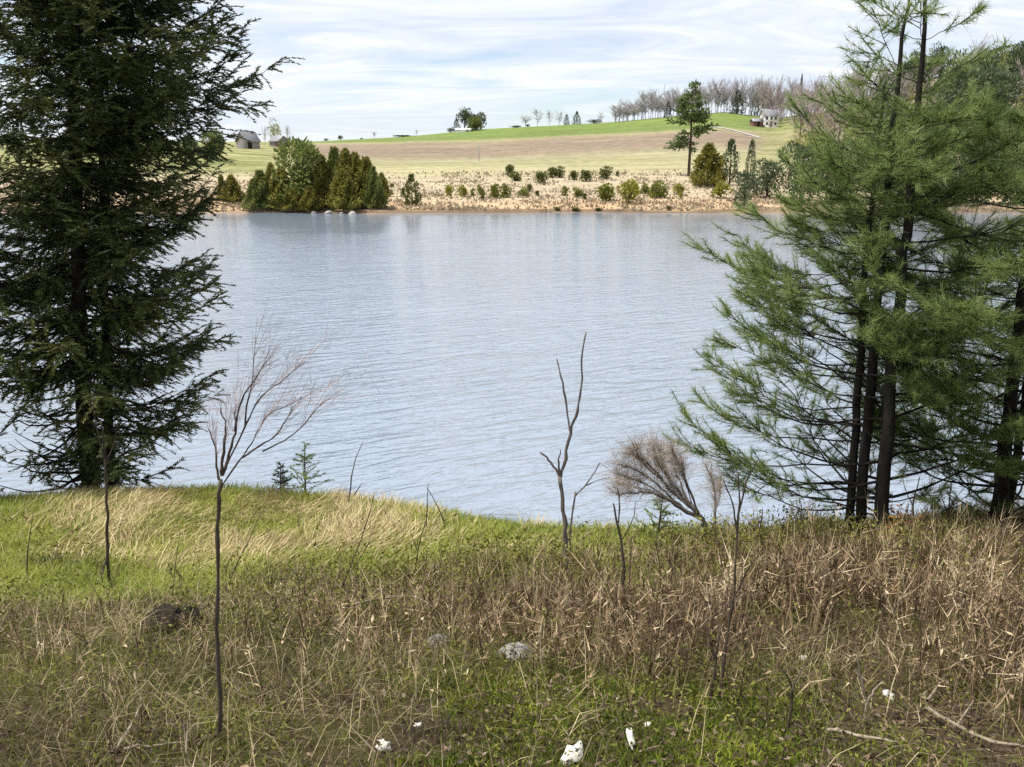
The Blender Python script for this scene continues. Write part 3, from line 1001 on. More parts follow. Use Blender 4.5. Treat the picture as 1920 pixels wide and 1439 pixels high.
G = 'shrubs scattered over the dry far bank'
shrubs = [
    (957, 308, 333, 19, 1, 'upright dark half of the leftmost upper pair of shrubs'),
    (967, 321, 340, 22, 1, 'lower rounder half of the leftmost upper pair of shrubs'),
    (1016, 318, 344, 23, 1, 'pointed dark shrub second from the left in the upper row'),
    (1035, 313, 334, 20, 1, 'left one of two touching dark shrubs in the upper row'),
    (1050, 311, 334, 17, 1, 'right one of two touching dark shrubs in the upper row'),
    (1076, 317, 338, 16, 1, 'narrow dark shrub in the middle right of the upper row'),
    (1098, 318, 341, 25, 1, 'broad lopsided dark shrub in the middle right of the upper row'),
    (1136, 311, 336, 23, 1, 'large dark shrub near the right end of the upper row'),
    (1158, 319, 331, 8, 1, 'tiny dark shrub closing the upper row at the right'),
    (844, 347, 371, 16, 2, 'leftmost yellowish shrub of the lower row'),
    (868, 347, 370, 17, 2, 'second yellowish shrub of the lower row'),
    (886, 353, 368, 8, 0, 'thin little shrub after the two yellowish shrubs'),
    (901, 345, 366, 14, 0, 'small leaning shrub left of the double green bush'),
    (905, 359, 375, 10, 1, 'very small shrub under the leaning shrub'),
    (929, 343, 373, 20, 0, 'left half of the double green bush in the lower row'),
    (947, 346, 371, 22, 0, 'right half of the double green bush in the lower row'),
    (982, 350, 368, 21, 0, 'low rounded bush in the middle of the lower row'),
    (993, 343, 360, 11, 1, 'narrow tip shrub on the right of the low rounded bush'),
    (1008, 357, 368, 10, 1, 'tiny round shrub alone in the middle of the bank'),
    (1059, 349, 368, 12, 0, 'small upright shrub left of a wider one'),
    (1083, 349, 371, 20, 0, 'wider shrub right of a small upright one'),
    (1097, 362, 375, 10, 1, 'tiny shrub low beside the wider shrub'),
    (1136, 341, 377, 36, 0, 'big round green bush left of the yellow green one'),
    (1178, 338, 383, 38, 2, 'big bright yellow green bush nearest the water'),
    (1209, 342, 364, 20, 0, 'left shoulder bush of the widest green bush'),
    (1231, 336, 371, 40, 0, 'widest green bush near the right end of the lower row'),
    (1272, 345, 365, 22, 2, 'yellowish bush left of the tall pine foot'),
    (1275, 360, 374, 9, 2, 'tiny yellowish sprig under the last bush of the row'),
    (1350, 341, 372, 34, 2, 'yellow green bush in front of the pair of big cedars at right'),
    (735, 343, 352, 8, 1, 'tiny dark shrub between the clump and the spiky conifer'),
    (1045, 388, 396, 12, 1, 'dark tuft at the waterline below the middle bushes'),
    (1079, 388, 396, 18, 1, 'wider dark tuft at the waterline below the middle bushes'),
    (1122, 389, 396, 14, 1, 'dark tuft at the waterline below the big round bush'),
    (1254, 386, 394, 10, 1, 'dark tuft at the waterline at the right'),
]
for i, (px, t, b, w, k, lab) in enumerate(shrubs):
    place_px((SHR, SHRD, SHRY)[k][i % len((SHR, SHRD, SHRY)[k])], 'shrub', lab, 'shrub', px, t, b, w * 1.05, WR, group=G, names=SF)

# right side of the far bank
place_px(MPINE[0], 'pine_tree', 'tall open pine with a bare lower trunk on the far bank', 'pine tree', 1291, 153, 331, 60, 0.40)
place_px(CED[1], 'cedar_tree', 'wide dark green cedar right behind the tall pine on the far bank', 'cedar', 1326, 272, 350, 62, WC)
place_px(EVG[0], 'cedar_tree', 'taller dark green cedar right of the wide one on the far bank', 'cedar', 1367, 262, 347, 48, 0.6)
place_px(EVG[1], 'spruce_tree', 'narrow dark spruce spire right of the far bank cedars', 'spruce', 1406, 262, 335, 26, 0.6)
for px, t, b, w, lab in [
    (1437, 300, 372, 60, 'bushy green evergreen right of the narrow spire, behind the near pine'),
    (1395, 322, 388, 46, 'low dark evergreen at the water edge behind the near pine'),
    (1500, 270, 384, 80, 'large evergreen on the far bank half hidden by the near pine'),
    (1570, 250, 384, 90, 'broad evergreen deep behind the near pine trunks'),
    (1650, 230, 384, 100, 'tall evergreen on the far bank between the near trunks'),
    (1740, 240, 384, 100, 'evergreen on the far bank right of the near main trunk'),
    (1830, 220, 384, 110, 'evergreen on the far bank seen through the right hand pine'),
    (1910, 215, 384, 110, 'evergreen on the far bank at the right edge of the view'),
]:
    place_px(EVB[px % 3], 'evergreen_tree', lab, 'evergreen', px, t, b, w, 0.9)
for px, t, b, w, lab in [
    (1492, 228, 330, 50, 'yellow green leafing tree beside the white house'),
    (1530, 215, 335, 60, 'pale leafing tree uphill of the large hidden evergreen'),
    (1600, 190, 330, 70, 'leafing tree on the slope behind the near middle trunk'),
]:
    place_px(SPR[px % 2], 'leafing_tree', lab, 'tree', px, t, b, w, 0.9)

# wooded hill at the upper right
rs = random.Random(5)
hill = []
for row, (y0, n, k0) in enumerate([(226, 13, 0), (255, 11, 0), (300, 10, 0), (345, 14, 0), (385, 18, 0), (425, 22, 0)]):
    for j in range(n):
        hill.append((1490 + (2080 - 1490) * (j + rs.uniform(0.1, 0.9)) / n, y0 + rs.uniform(-18, 18)))
for px, y in hill:
    X = (px - 960) / 1564 * y
    z = float(far_z(np.array([X]), np.array([y]))[0])
    k = rs.random()
    hgt = rs.uniform(13, 20)
    if px < 1640 and y0 > 300 or y > 300 and px < 1640:
        k = 0.9
    if k < 0.5:
        place(EVB[rs.randrange(3)], 'evergreen_tree', 'dark evergreen among the trees of the wooded hill behind the near pines', 'evergreen', (X, y, z - 0.2), hgt, 0.8, group='evergreens on the wooded hill')
    elif k < 0.8:
        place(SPR[rs.randrange(2)], 'leafing_tree', 'yellow green leafing tree on the wooded hill behind the near pines', 'tree', (X, y, z - 0.2), hgt * 0.9, 0.85, group='leafing trees on the wooded hill')
    else:
        place(BARER[rs.randrange(3)], 'bare_tree', 'reddish grey bare tree on the wooded hill behind the near pines', 'tree', (X, y, z - 0.2), hgt * 0.85, 1.0, group='bare trees on the wooded hill')


def crest_place(pm, name, label, cat, px, t, b, w, wu, Y=None, **kw):
    """stand a tree on the skyline ridge: its foot is at the ridge line in that bearing"""
    Y = Y or 428.0
    s = (px - 960) / 1564.0
    z = float(far_z(np.array([s * Y]), np.array([Y]))[0])
    h = at(px, t, Y)[2] - z
    return place(pm, name, label, cat, (s * Y, Y, z - 0.3), h, (w / F * Y) / (wu * h) if w else 1.0, **kw)


crest_place(EVR[0], 'evergreen_tree', 'left tall crown of the dark evergreen group alone on the ridge', 'evergreen', 872, 201, 244, 30, 0.85, group='dark evergreens on the ridge')
crest_place(EVR[1], 'evergreen_tree', 'middle crown of the dark evergreen group alone on the ridge', 'evergreen', 886, 200, 244, 28, 0.85, Y=433, group='dark evergreens on the ridge')
crest_place(EVR[2], 'evergreen_tree', 'right rounded crown of the dark evergreen group alone on the ridge', 'evergreen', 902, 206, 244, 28, 0.85, group='dark evergreens on the ridge')
crest_place(EVG[2], 'evergreen_tree', 'thin grey green edge tree left of the ridge evergreen group', 'evergreen', 857, 221, 246, 16, 0.6, group='dark evergreens on the ridge')
crest_place(RND[1], 'round_tree', 'small olive tree in front of the ridge evergreen group', 'tree', 891, 217, 244, 28, 0.9, Y=418)
for px, t, w, lab in [(967, 233, 22, 'low dark bush on the ridge between evergreen group and bare trees'), (1112, 222, 26, 'long dark bush on the ridge left of the bare wood'),
                      (989, 231, 8, 'tiny dark bush under the first bare trees of the ridge'), (757, 251, 44, 'long low hedge like bush on the left skyline'),
                      (614, 258, 9, 'small dark bush on the far left skyline'), (640, 250, 11, 'small tree with a round top on the left skyline'),
                      (680, 257, 6, 'tiny bush on the left skyline before the long low bush'), (557, 258, 12, 'small dark bush on the skyline beside the farm'),
                      (845, 238, 14, 'grey scrub left of the ridge evergreen group')]:
    crest_place(EVR[int(px) % 3], 'bush', lab, 'bush', px, t, None, w, 0.85)
for i, (px, t, w, lab) in enumerate([(985, 212, 24, 'leftmost faint bare tree of the loose group on the ridge'), (1007, 205, 22, 'tallest bare tree of the loose group on the ridge'),
                                     (1029, 207, 18, 'slender bare tree in the loose group on the ridge'), (1047, 209, 20, 'greyer denser bare tree in the loose group on the ridge'),
                                     (1125, 210, 18, 'faint bare tree between the loose group and the wood'), (704, 243, 8, 'thin faint bare tree on the left skyline'),
                                     (783, 243, 9, 'thin faint bare tree above the ploughed field')]):
    crest_place(BARE[i % 5], 'bare_tree', lab, 'tree', px, t, None, w, 0.55)
for px, t, w, lab in [(1061, 213, 12, 'short dark conifer in the loose group on the ridge'), (1080, 208, 17, 'dark conifer closing the loose group on the ridge'),
                      (1248, 188, 17, 'small dark conifer at the foot of the bare wood'), (1274, 180, 22, 'dark conifer left of the tall far pine crown'),
                      (1375, 168, 34, 'large dark evergreen in the middle of the bare wood'), (1409, 172, 18, 'narrow dark evergreen near the right of the bare wood'),
                      (1490, 138, 10, 'thin dark conifer spire above the reddish wood')]:
    crest_place(EVG[int(px) % 3], 'evergreen_tree', lab, 'evergreen', px, t, None, w, 0.6, Y=427)
rs = random.Random(9)
for row in range(3):
    n = 26
    for j in range(n):
        px = 1146 + (1440 - 1146) * (j + rs.uniform(0, 1)) / n
        top = np.interp(px, [1146, 1170, 1220, 1300, 1330, 1400, 1440], [196, 184, 168, 160, 152, 150, 154]) + rs.uniform(-3, 14)
        crest_place(BARE[rs.randrange(5)], 'bare_tree', 'pale grey bare tree in the leafless wood on the ridge', 'tree', px, top, None, 26, 0.55, Y=426 + row * 9, group='bare trees of the wood on the ridge')
for j in range(26):
    px = 1418 + (1540 - 1418) * (j + rs.uniform(0, 1)) / 26
    crest_place(BARER[rs.randrange(3)], 'bare_tree', 'reddish bare tree of the dense wood behind the white house', 'tree', px, rs.uniform(148, 178), None, 34, 0.75, Y=rs.uniform(385, 425), group='reddish bare trees behind the house')

# left: trees by the farm, seen past the spruce
for px, t, b, w, lab, pm in [
    (515, 221, 273, 34, 'pale yellowish tree coming into leaf behind the farm sheds', SPR[0]),
    (541, 236, 273, 22, 'bare tree at the right end of the farm sheds', BARE[2]),
    (497, 240, 275, 18, 'bare tree between the two farm sheds', BARE[3]),
    (402, 240, 300, 46, 'green tree left of the farm seen through the spruce tips', RND[1]),
    (360, 236, 310, 50, 'dark tree far left of the farm behind the spruce', EVR[1]),
    (300, 240, 318, 54, 'evergreen behind the middle of the near spruce', EVR[0]),
    (220, 238, 322, 60, 'evergreen behind the near spruce trunks', EVR[2]),
    (120, 236, 322, 60, 'evergreen far behind the left part of the near spruce', EVR[1]),
    (40, 236, 322, 60, 'evergreen far behind the left edge of the near spruce', EVR[0]),
]:
    place_px(pm, 'farm_tree', lab, 'tree', px, t, b, w, 0.9)


# ------------------------------------------------------------------ buildings far away
def gable_building(name, label, cat, loc, w, d, hw, hr, rz, wallm, roofm, windows=(), door=None, chimney=False):
    r = thing(name, label, cat, loc)
    r.rotation_euler = (0, 0, rz)

    def pt(o):
        o.parent = r
        return o
    m = MB()
    x, y = w / 2, d / 2
    v = [[-x, -y, -0.5], [x, -y, -0.5], [x, y, -0.5], [-x, y, -0.5], [-x, -y, hw], [x, -y, hw], [x, y, hw], [-x, y, hw], [-x, 0, hw + hr], [x, 0, hw + hr]]
    m.add(v, [[0, 1, 5], [0, 5, 4], [1, 2, 6], [1, 6, 5], [2, 3, 7], [2, 7, 6], [3, 0, 4], [3, 4, 7], [5, 6, 9], [7, 4, 8]], 0.5)
    wall = pt(m.build('wall', M[wallm], None))
    m = MB()
    ov, th = 0.4, 0.18
    for sg in (-1, 1):
        e = sg * (y + ov)
        ze = hw - hr * ov / y + 0.05
        vv = [[-x - ov, e, ze], [x + ov, e, ze], [x + ov, 0, hw + hr + 0.05], [-x - ov, 0, hw + hr + 0.05]]
        vv += [[a, b, c + th] for a, b, c in vv]
        m.add(vv, [[0, 1, 2], [0, 2, 3], [4, 6, 5], [4, 7, 6], [0, 4, 5], [0, 5, 1], [1, 5, 6], [1, 6, 2], [3, 7, 4], [3, 4, 0]], 0.5)
    roof = pt(m.build('roof', M[roofm], None))
    if chimney:
        m = MB()
        m.box((x * 0.4, 0, hw + hr + 0.4), (0.6, 0.6, 1.4))
        c = m.build('chimney', M['barn_red'], None)
        c.parent = roof
    for (wx_, wz, ww, wh) in windows:
        m = MB()
        for a in (-1, 1):
            m.box((wx_ + a * (ww / 2 + 0.05), -y - 0.03, wz), (0.1, 0.1, wh + 0.2))
            m.box((wx_, -y - 0.03, wz + a * (wh / 2 + 0.05)), (ww, 0.1, 0.1))
        fr = pt(m.build('window', M['white'], None))
        m = MB()
        m.box((wx_, -y - 0.015, wz), (ww, 0.03, wh))
        pn = m.build('pane', M['glass'], None)
        pn.parent = fr
    if door:
        m = MB()
        m.box((door[0], -y - 0.03, door[2] / 2), (door[1], 0.08, door[2]))
        pt(m.build('door', M[door[3]], None))
    return r


p = far_hit(466, 279)
gable_building('barn', 'weathered grey barn with a pale metal roof at the left of the farm', 'barn', p, 6.0, 5.0, 2.6, 2.9, math.radians(58), 'barn_wall', 'roof', [(1.9, 1.6, 0.7, 0.9)], (-1.4, 1.8, 2.0, 'rot'))
p = far_hit(523, 275)
gable_building('barn', 'smaller grey shed with a dull red end at the right of the farm', 'barn', p, 5.4, 4.2, 1.9, 1.8, math.radians(-35), 'barn_wall', 'roof', [(-1.4, 1.2, 0.6, 0.7)], (1.3, 1.4, 1.6, 'barn_red'))
p = at(1440, 243, 372)
p[2] = float(far_z(np.array([p[0]]), np.array([p[1]]))[0])
gable_building('house', 'white two storey house with a grey roof in front of the reddish wood', 'house', p, 6.4, 5.2, 4.6, 2.6, math.radians(8), 'white', 'roof',
               [(-2.0, 3.4, 0.9, 1.2), (0, 3.4, 0.9, 1.2), (2.0, 3.4, 0.9, 1.2), (-2.0, 1.2, 0.9, 1.2), (2.0, 1.2, 0.9, 1.2)], (0, 1.0, 2.1, 'barn_red'), True)
p = at(1418, 243, 368)
p[2] = float(far_z(np.array([p[0]]), np.array([p[1]]))[0])
gable_building('shed', 'small dull red shed left of the white house', 'shed', p, 4.5, 3.6, 2.0, 1.0, 0.1, 'barn_red', 'roof', (), (0, 1.2, 1.8, 'rot'))
p = at(869, 244, 414)
p[2] = float(far_z(np.array([p[0]]), np.array([p[1]]))[0])
gable_building('shed', 'low white shed at the foot of the ridge evergreen group', 'shed', p, 7.0, 3.2, 1.1, 0.5, 0.0, 'white', 'white', (), (2.0, 1.0, 0.9, 'roof'))

for px, t, w, lab in [(1426, 205, 16, 'thin bare yard tree in front of the left corner of the white house'), (1462, 200, 26, 'twiggy bare yard tree beside the right side of the white house'), (1445, 226, 18, 'low bare bush before the white house door')]:
    q = at(px, 246, 358)
    q[2] = float(far_z(np.array([q[0]]), np.array([q[1]]))[0])
    hq = at(px, t, 358)[2] - q[2]
    place(BARER[px % 3], 'bare_tree', lab, 'tree', q, hq, (w / F * 358) / (0.75 * hq))
mb = MB()
dr = [at(px, py, Y) for px, py, Y in [(1335, 238, 350), (1352, 240, 344), (1376, 244, 336), (1400, 251, 326), (1425, 262, 312)]]
D_ = resample(dr, 24)
tn = np.gradient(D_, axis=0)
tn /= np.linalg.norm(tn, axis=1)[:, None]
nr = np.stack([-tn[:, 1], tn[:, 0], tn[:, 2] * 0], -1)
A_, B_ = D_ + nr * 1.0, D_ - nr * 1.0
for q in (A_, B_):
    q[:, 2] = far_z(q[:, 0], q[:, 1]) + 0.18
V_ = np.stack([A_, B_], 1).reshape(-1, 3)
T_ = []
for i in range(23):
    a = i * 2
    T_ += [[a, a + 1, a + 3], [a, a + 3, a + 2]]
mb.add(V_, T_)
tag(mb.build('driveway', M['gravel']), kind='structure')

p = far_hit(898, 303)
r_ = thing('utility_pole', 'thin pale pole standing at the lower edge of the ploughed field', 'pole', p)
mb = MB()
top = at(898, 271, p[1])
mb.tube([p - np.array([0, 0, 0.3]), (p + top) / 2 * np.array([1, 1, 1]), top], [0.14, 0.12, 0.09], 7)
mb.build('pole', M['stone'], r_)
mb = MB()
mb.box(top - np.array([0, 0, 0.5]), (1.4, 0.12, 0.12))
mb.build('crossarm', M['stone'], r_)


def rock(name, label, cat, loc, size, seed, mat, squash=0.6, rough=0.22, group=None, rz=None):
    rs = np.random.default_rng(seed)
    nu, nv = 14, 9
    u = np.linspace(0, 2 * math.pi, nu, endpoint=False)
    v = np.linspace(0.02, math.pi - 0.02, nv)
    U, Vv = np.meshgrid(u, v, indexing='ij')
    d = np.stack([np.cos(U) * np.sin(Vv), np.sin(U) * np.sin(Vv), np.cos(Vv)], -1)
    k = rs.normal(size=(7, 3))
    k /= np.linalg.norm(k, axis=1)[:, None]
    off = rs.uniform(0.62, 0.95, 7)
    r = np.ones(U.shape)
    for kk, oo in zip(k, off):
        dt = d @ kk
        r = np.minimum(r, np.where(dt > 0.05, oo / np.maximum(dt, 0.05), 9))
    r = r + rough * 0.2 * rs.normal(size=r.shape)
    r[:, 0] = r[:, 0].mean()
    r[:, -1] = r[:, -1].mean()
    V = d * r[..., None] * np.array(size)[None, None] * 0.5
    m = MB()
    t = []
    for i in range(nu):
        j = (i + 1) % nu
        for q in range(nv - 1):
            a, b, c, e = i * nv + q, j * nv + q, j * nv + q + 1, i * nv + q + 1
            t += [[a, c, b], [a, e, c]]
    m.add(V, t, 0.5)
    me = m.mesh(name, M[mat])
    o = bpy.data.objects.new(name, me)
    COL.objects.link(o)
    o.location = tuple(np.asarray(loc, float) + np.array([0, 0, size[2] * -0.05]))
    o.rotation_euler = (0, 0, rz if rz is not None else random.uniform(0, 6))
    return tag(o, label, cat, group)


for i, (px, py, w, h, lab) in enumerate([(588, 393, 15, 7, 'leftmost pale rock at the water edge under the cedars'), (617, 394, 20, 9, 'whitest rock at the water edge under the cedars'),
                                         (640, 392, 12, 6, 'small pale rock right of the whitest rock under the cedars'), (659, 391, 24, 9, 'widest pale rock at the water edge under the cedars')]):
    q = at(px, py, float(shore_y(np.array([(px - 960) / 1564 * 121.]))[0]) - 0.8)
    q[2] = 0.05
    rock('rock', lab, 'rock', q, (w / F * 110, w / F * 80, h / F * 121 * 1.2), 50 + i, 'stone')

# reeds and dry tussocks on the far bank, nobody could count them
n = 26000
Yr = 123 + 82 * RNG.uniform(0, 1, n) ** 1.6
Xr = RNG.uniform(-0.72, 0.62, n) * Yr
shr = shore_y(Xr)
ok = Yr > shr + 0.15
Yr, Xr = Yr[ok], Xr[ok]
pat = fbm(Xr, Yr, 9, 61)
ok = RNG.uniform(0, 1, len(Xr)) < sstep(0.3, 0.6, pat) * 0.9 + 0.1
Xr, Yr = Xr[ok], Yr[ok]
P = np.stack([Xr, Yr, far_z(Xr, Yr) - 0.02], -1)
k = len(P)
mb = MB()
mb.blades(P, RNG.uniform(0.2, 0.6, k), RNG.uniform(0.12, 0.4, k), RNG.uniform(0, 6.28, k), RNG.uniform(0, 0.5, k), RNG.uniform(0, 0.8, k),
          np.clip(RNG.uniform(0, 0.8, k) + 0.4 * (pat[ok] - 0.5), 0, 1))
tag(mb.build('reeds', M['reed']), 'pale dry reeds and tussocks covering the far bank', 'reeds', kind='stuff')

n = 260
Yc_ = 126 + 75 * RNG.uniform(0, 1, n) ** 1.3
Xc_ = RNG.uniform(-0.7, 0.55, n) * Yc_
mb = MB()
for x, y in zip(Xc_, Yc_):
    z = float(far_z(np.array([x]), np.array([y]))[0])
    m_ = int(RNG.integers(8, 26))
    hs = RNG.uniform(0.5, 1.5)
    P = np.stack([x + RNG.normal(0, 0.5 * hs, m_), y + RNG.normal(0, 0.4, m_), np.full(m_, z - 0.02)], -1)
    mb.needles(P, RNG.normal(size=(m_, 3)) * 0.35 + np.array([0, 0, 1.0]), RNG.uniform(0.4, 1.0, m_) * hs, RNG.uniform(0.08, 0.2, m_), RNG.uniform(0, 0.7, m_))
tag(mb.build('scrub', M['scrub']), 'low brown leafless scrub scattered through the reeds of the far bank', 'scrub', kind='stuff')

# ------------------------------------------------------------------ near right: white pines
Yp = near_hit(1610, 1012)[1]


def pp(pts, Y, dY=0.0):
    """path through photograph points in the plane at distance Y (dY: drift away from the viewer at the top)"""
    n_ = len(pts)
    return [at(px, py, Y + dY * i / max(1, n_ - 1)) for i, (px, py) in enumerate(pts)]


def foot(path, fn=near_z, sink=0.12):
    p = np.array(path[0])
    z = float(fn(np.array([p[0]]), np.array([p[1]]))[0])
    return [np.array([p[0], p[1], z - sink])] + list(path[1:]) if path[0][2] > z - 0.4 else path


def pine_spec_a(t, az, ti, rs):
    c = math.cos(az)
    L = np.interp(t, [0, 0.05, 0.10, 0.2, 0.3, 0.45, 0.6, 0.74, 0.86, 1.0], [0.0, 0.9, 1.9, 2.0, 1.95, 1.75, 1.32, 0.98, 0.66, 0.3])
    dens = np.interp(t, [0, 0.2, 0.35, 0.45, 0.52, 0.70, 0.82, 1.0], [0.6, 0.9, 1.1, 1.2, 2.0, 1.6, 0.55, 0.35])
    if ti == 0 and c < -0.3:
        L *= 0.85
    if ti == 1 and c > 0:
        L *= 0.6
    if ti == 2 and c > -0.2:
        L *= 0.3
    if c > 0.2:
        dens *= 1.5
    return L * rs.uniform(0.66, 1.08), dens


tA = foot(pp([(1648, 1010), (1658, 880), (1672, 690), (1690, 530), (1704, 385), (1718, 230), (1732, 80), (1744, -70)], Yp))
tB = foot(pp([(1610, 1012), (1622, 860), (1638, 660), (1652, 500), (1664, 370), (1678, 200), (1694, 60), (1710, -40)], Yp + 0.18))
tC = foot(pp([(1592, 1012), (1602, 820), (1614, 620), (1628, 430), (1640, 330), (1652, 220), (1662, 150)], Yp + 0.3))
pine_tree('white_pine', 'young white pine clump of three dark trunks on the bank at right', [(tA, 0.074), (tB, 0.058), (tC, 0.047)], pine_spec_a, 21)

Yq = near_hit(1868, 1018)[1]


def pine_spec_b(t, az, ti, rs):
    L = np.interp(t, [0, 0.06, 0.15, 0.4, 0.7, 0.9, 1.0], [0.0, 1.2, 2.2, 2.4, 2.0, 1.1, 0.4])
    if math.cos(az) < -0.3 and t < 0.45:
        L *= 0.6
    if math.sin(az) < -0.3 and t < 0.35:
        L *= 0.5
    return L * rs.uniform(0.7, 1.1), np.interp(t, [0, 0.15, 0.35, 1], [0.8, 1.5, 2.2, 2.0])


tA = foot(pp([(1866, 1015), (1880, 880), (1905, 660), (1925, 480), (1945, 330), (1960, 230)], Yq))
tB = foot(pp([(1884, 1012), (1905, 860), (1930, 680), (1955, 520), (1985, 330)], Yq + 0.25))
pine_tree('white_pine', 'dark white pine of two leaning trunks at the right edge', [(tA, 0.082), (tB, 0.055)], pine_spec_b, 33, open_front=False)

# ------------------------------------------------------------------ near left: tall spruces
Ys = 11.3


def reach(zs, rs_):
    return lambda z: np.interp(z, zs, rs_)


def row_z(row, Y):
    return float(at(200, row, Y)[2])


rows = [960, 890, 840, 740, 680, 600, 500, 420, 330, 280, 220, 160, 60, -50, -300, -600]
xs_r = [300, 350, 385, 410, 385, 440, 425, 405, 385, 370, 460, 515, 450, 470, 400, 260]
ZR = [row_z(r, Ys) for r in rows][::1]
RR = [(x - 175) / F * 11.6 for x in xs_r]
order = np.argsort(ZR)
ZR, RR = np.array(ZR)[order], np.array(RR)[order]


def spruce_spec(z, az, rs):
    L = float(np.interp(z, ZR, RR)) * 1.0
    if math.cos(az) < -0.3:
        L = max(L, 1.7)
    if abs(math.sin(az)) > 0.75:
        L *= 0.9
    # an open stretch low on the left lets the water show between the dead lower boughs
    dn = 1.0
    if z < row_z(690, Ys):
        dn = 0.8
        if math.cos(az) < 0.5:
            dn = 0.12
            L *= 0.7
    return L * rs.uniform(0.8, 1.08), dn


b0 = near_hit(166, 925)
X0 = at(166, 905, Ys)[0]
zb = float(near_z(np.array([X0]), np.array([Ys]))[0])
tr = [(X0, Ys, zb - 0.15)] + [tuple(at(px, py, Ys)) for px, py in [(164, 860), (152, 690), (146, 480), (140, 250), (134, 0), (128, -300)]]
topz = row_z(-300, Ys)
tr.append((tr[-1][0] + 0.05, Ys, topz + 2.4))
spruce_tree('spruce_tree', 'tall dark spruce filling the left of the view, left one of two trunks', tr, 0.135, spruce_spec, 41, z0=0.6, gap=0.034)
Y2 = Ys + 0.55
X1 = at(206, 905, Y2)[0]
zb = float(near_z(np.array([X1]), np.array([Y2]))[0])
tr = [(X1, Y2, zb - 0.15)] + [tuple(at(px, py, Y2)) for px, py in [(205, 850), (200, 690), (194, 480), (190, 250), (186, 0)]]
tr.append((tr[-1][0], Y2, tr[-1][2] + 2.2))


def spruce_spec2(z, az, rs):
    L, d = spruce_spec(z, az, rs)
    return L * 0.92, d


spruce_tree('spruce_tree', 'dark spruce close behind the tall one, right one of two trunks', tr, 0.085, spruce_spec2, 43, z0=0.5, gap=0.055)
Y3 = 10.6
X3 = at(-150, 905, Y3)[0]
zb = float(near_z(np.array([X3]), np.array([Y3]))[0])
spruce_tree('spruce_tree', 'spruce at the left edge whose boughs hang into the view beside the water', [(X3, Y3, zb - 0.1), (X3 - 0.05, Y3, zb + 2), (X3 - 0.1, Y3, zb + 4), (X3 - 0.1, Y3, zb + 7.5)], 0.11,
            lambda z, az, rs: (float(np.interp(z, [2, 3, 4.5, 6, 10], [1.7, 1.9, 1.6, 1.5, 0.5])) * rs.uniform(0.7, 1.1), 0.7), 47, z0=0.4, gap=0.10)


# ------------------------------------------------------------------ saplings, bushes, stalks
def stick_plant(name, label, cat, Y, stems, mat='bark_brown', twigs=None, group=None, sink=0.08, depth=0.12, twig_mat='twig_grey', seed=1, n=5):
    """stems: list of (photo points, r0, r1). The first is the main stem; the others become branches with their own depth"""
    rs = random.Random(seed)
    main = foot(pp(stems[0][0], Y), sink=sink)
    root = thing(name, label, cat, main[0], group)
    ends = []
    for i, (pts, r0, r1) in enumerate(stems):
        if i == 0:
            path = np.array(main)
        else:
            path = np.array(pp(pts, Y))
            off = rs.uniform(-depth, depth)
            f = np.linspace(0, 1, len(path)) ** 1.2
            # drift along the view so that the branch keeps its bearing but gains depth
            path = np.array([at(px, py, Y + off * g) for (px, py), g in zip(pts, f)])
        m_ = max(4, 3 * len(path))
        Q = resample(path, m_)
        Q[1:] += RNG.normal(size=(m_ - 1, 3)) * r0 * 0.28
        R = np.linspace(r0, r1, m_) * (1 + 0.12 * RNG.normal(size=m_))
        m = MB()
        m.tube(Q, R, n if r0 > 0.006 else 4)
        m.build('stem' if i == 0 else 'branch', M[mat], root, smooth=True)
        ends.append(Q)
    if twigs:
        cnt, lo, hi, dirv, spread, w = twigs
        m = MB()
        for Q in ends[1:] if len(ends) > 1 else ends:
            k = max(2, int(cnt * len(Q) / 12))
            idx = RNG.uniform(len(Q) * 0.35, len(Q) - 1, k)
            P = np.stack([np.interp(idx, np.arange(len(Q)), Q[:, c]) for c in range(3)], -1)
            T = np.stack([np.interp(idx, np.arange(len(Q)), np.gradient(Q[:, c])) for c in range(3)], -1)
            T /= np.linalg.norm(T, axis=1)[:, None] + 1e-9
            d = T + np.asarray(dirv)[None] + RNG.normal(size=(k, 3)) * spread
            d /= np.linalg.norm(d, axis=1)[:, None]
            L = RNG.uniform(lo, hi, k)
            m.needles(P, d, L, w, RNG.uniform(0, 1, k))
            kk = k * 2
            ii = RNG.integers(0, k, kk)
            P2 = P[ii] + d[ii] * (L[ii] * RNG.uniform(0.3, 0.8, kk))[:, None]
            m.needles(P2, d[ii] + RNG.normal(size=(kk, 3)) * 0.5, L[ii] * RNG.uniform(0.25, 0.5, kk), w * 0.8, RNG.uniform(0, 1, kk))
        m.build('twigs', M[twig_mat], root)
    return root


def c6(pts):
    return [(360 + x * .2363, 620 + y * .2363) for x, y in pts]


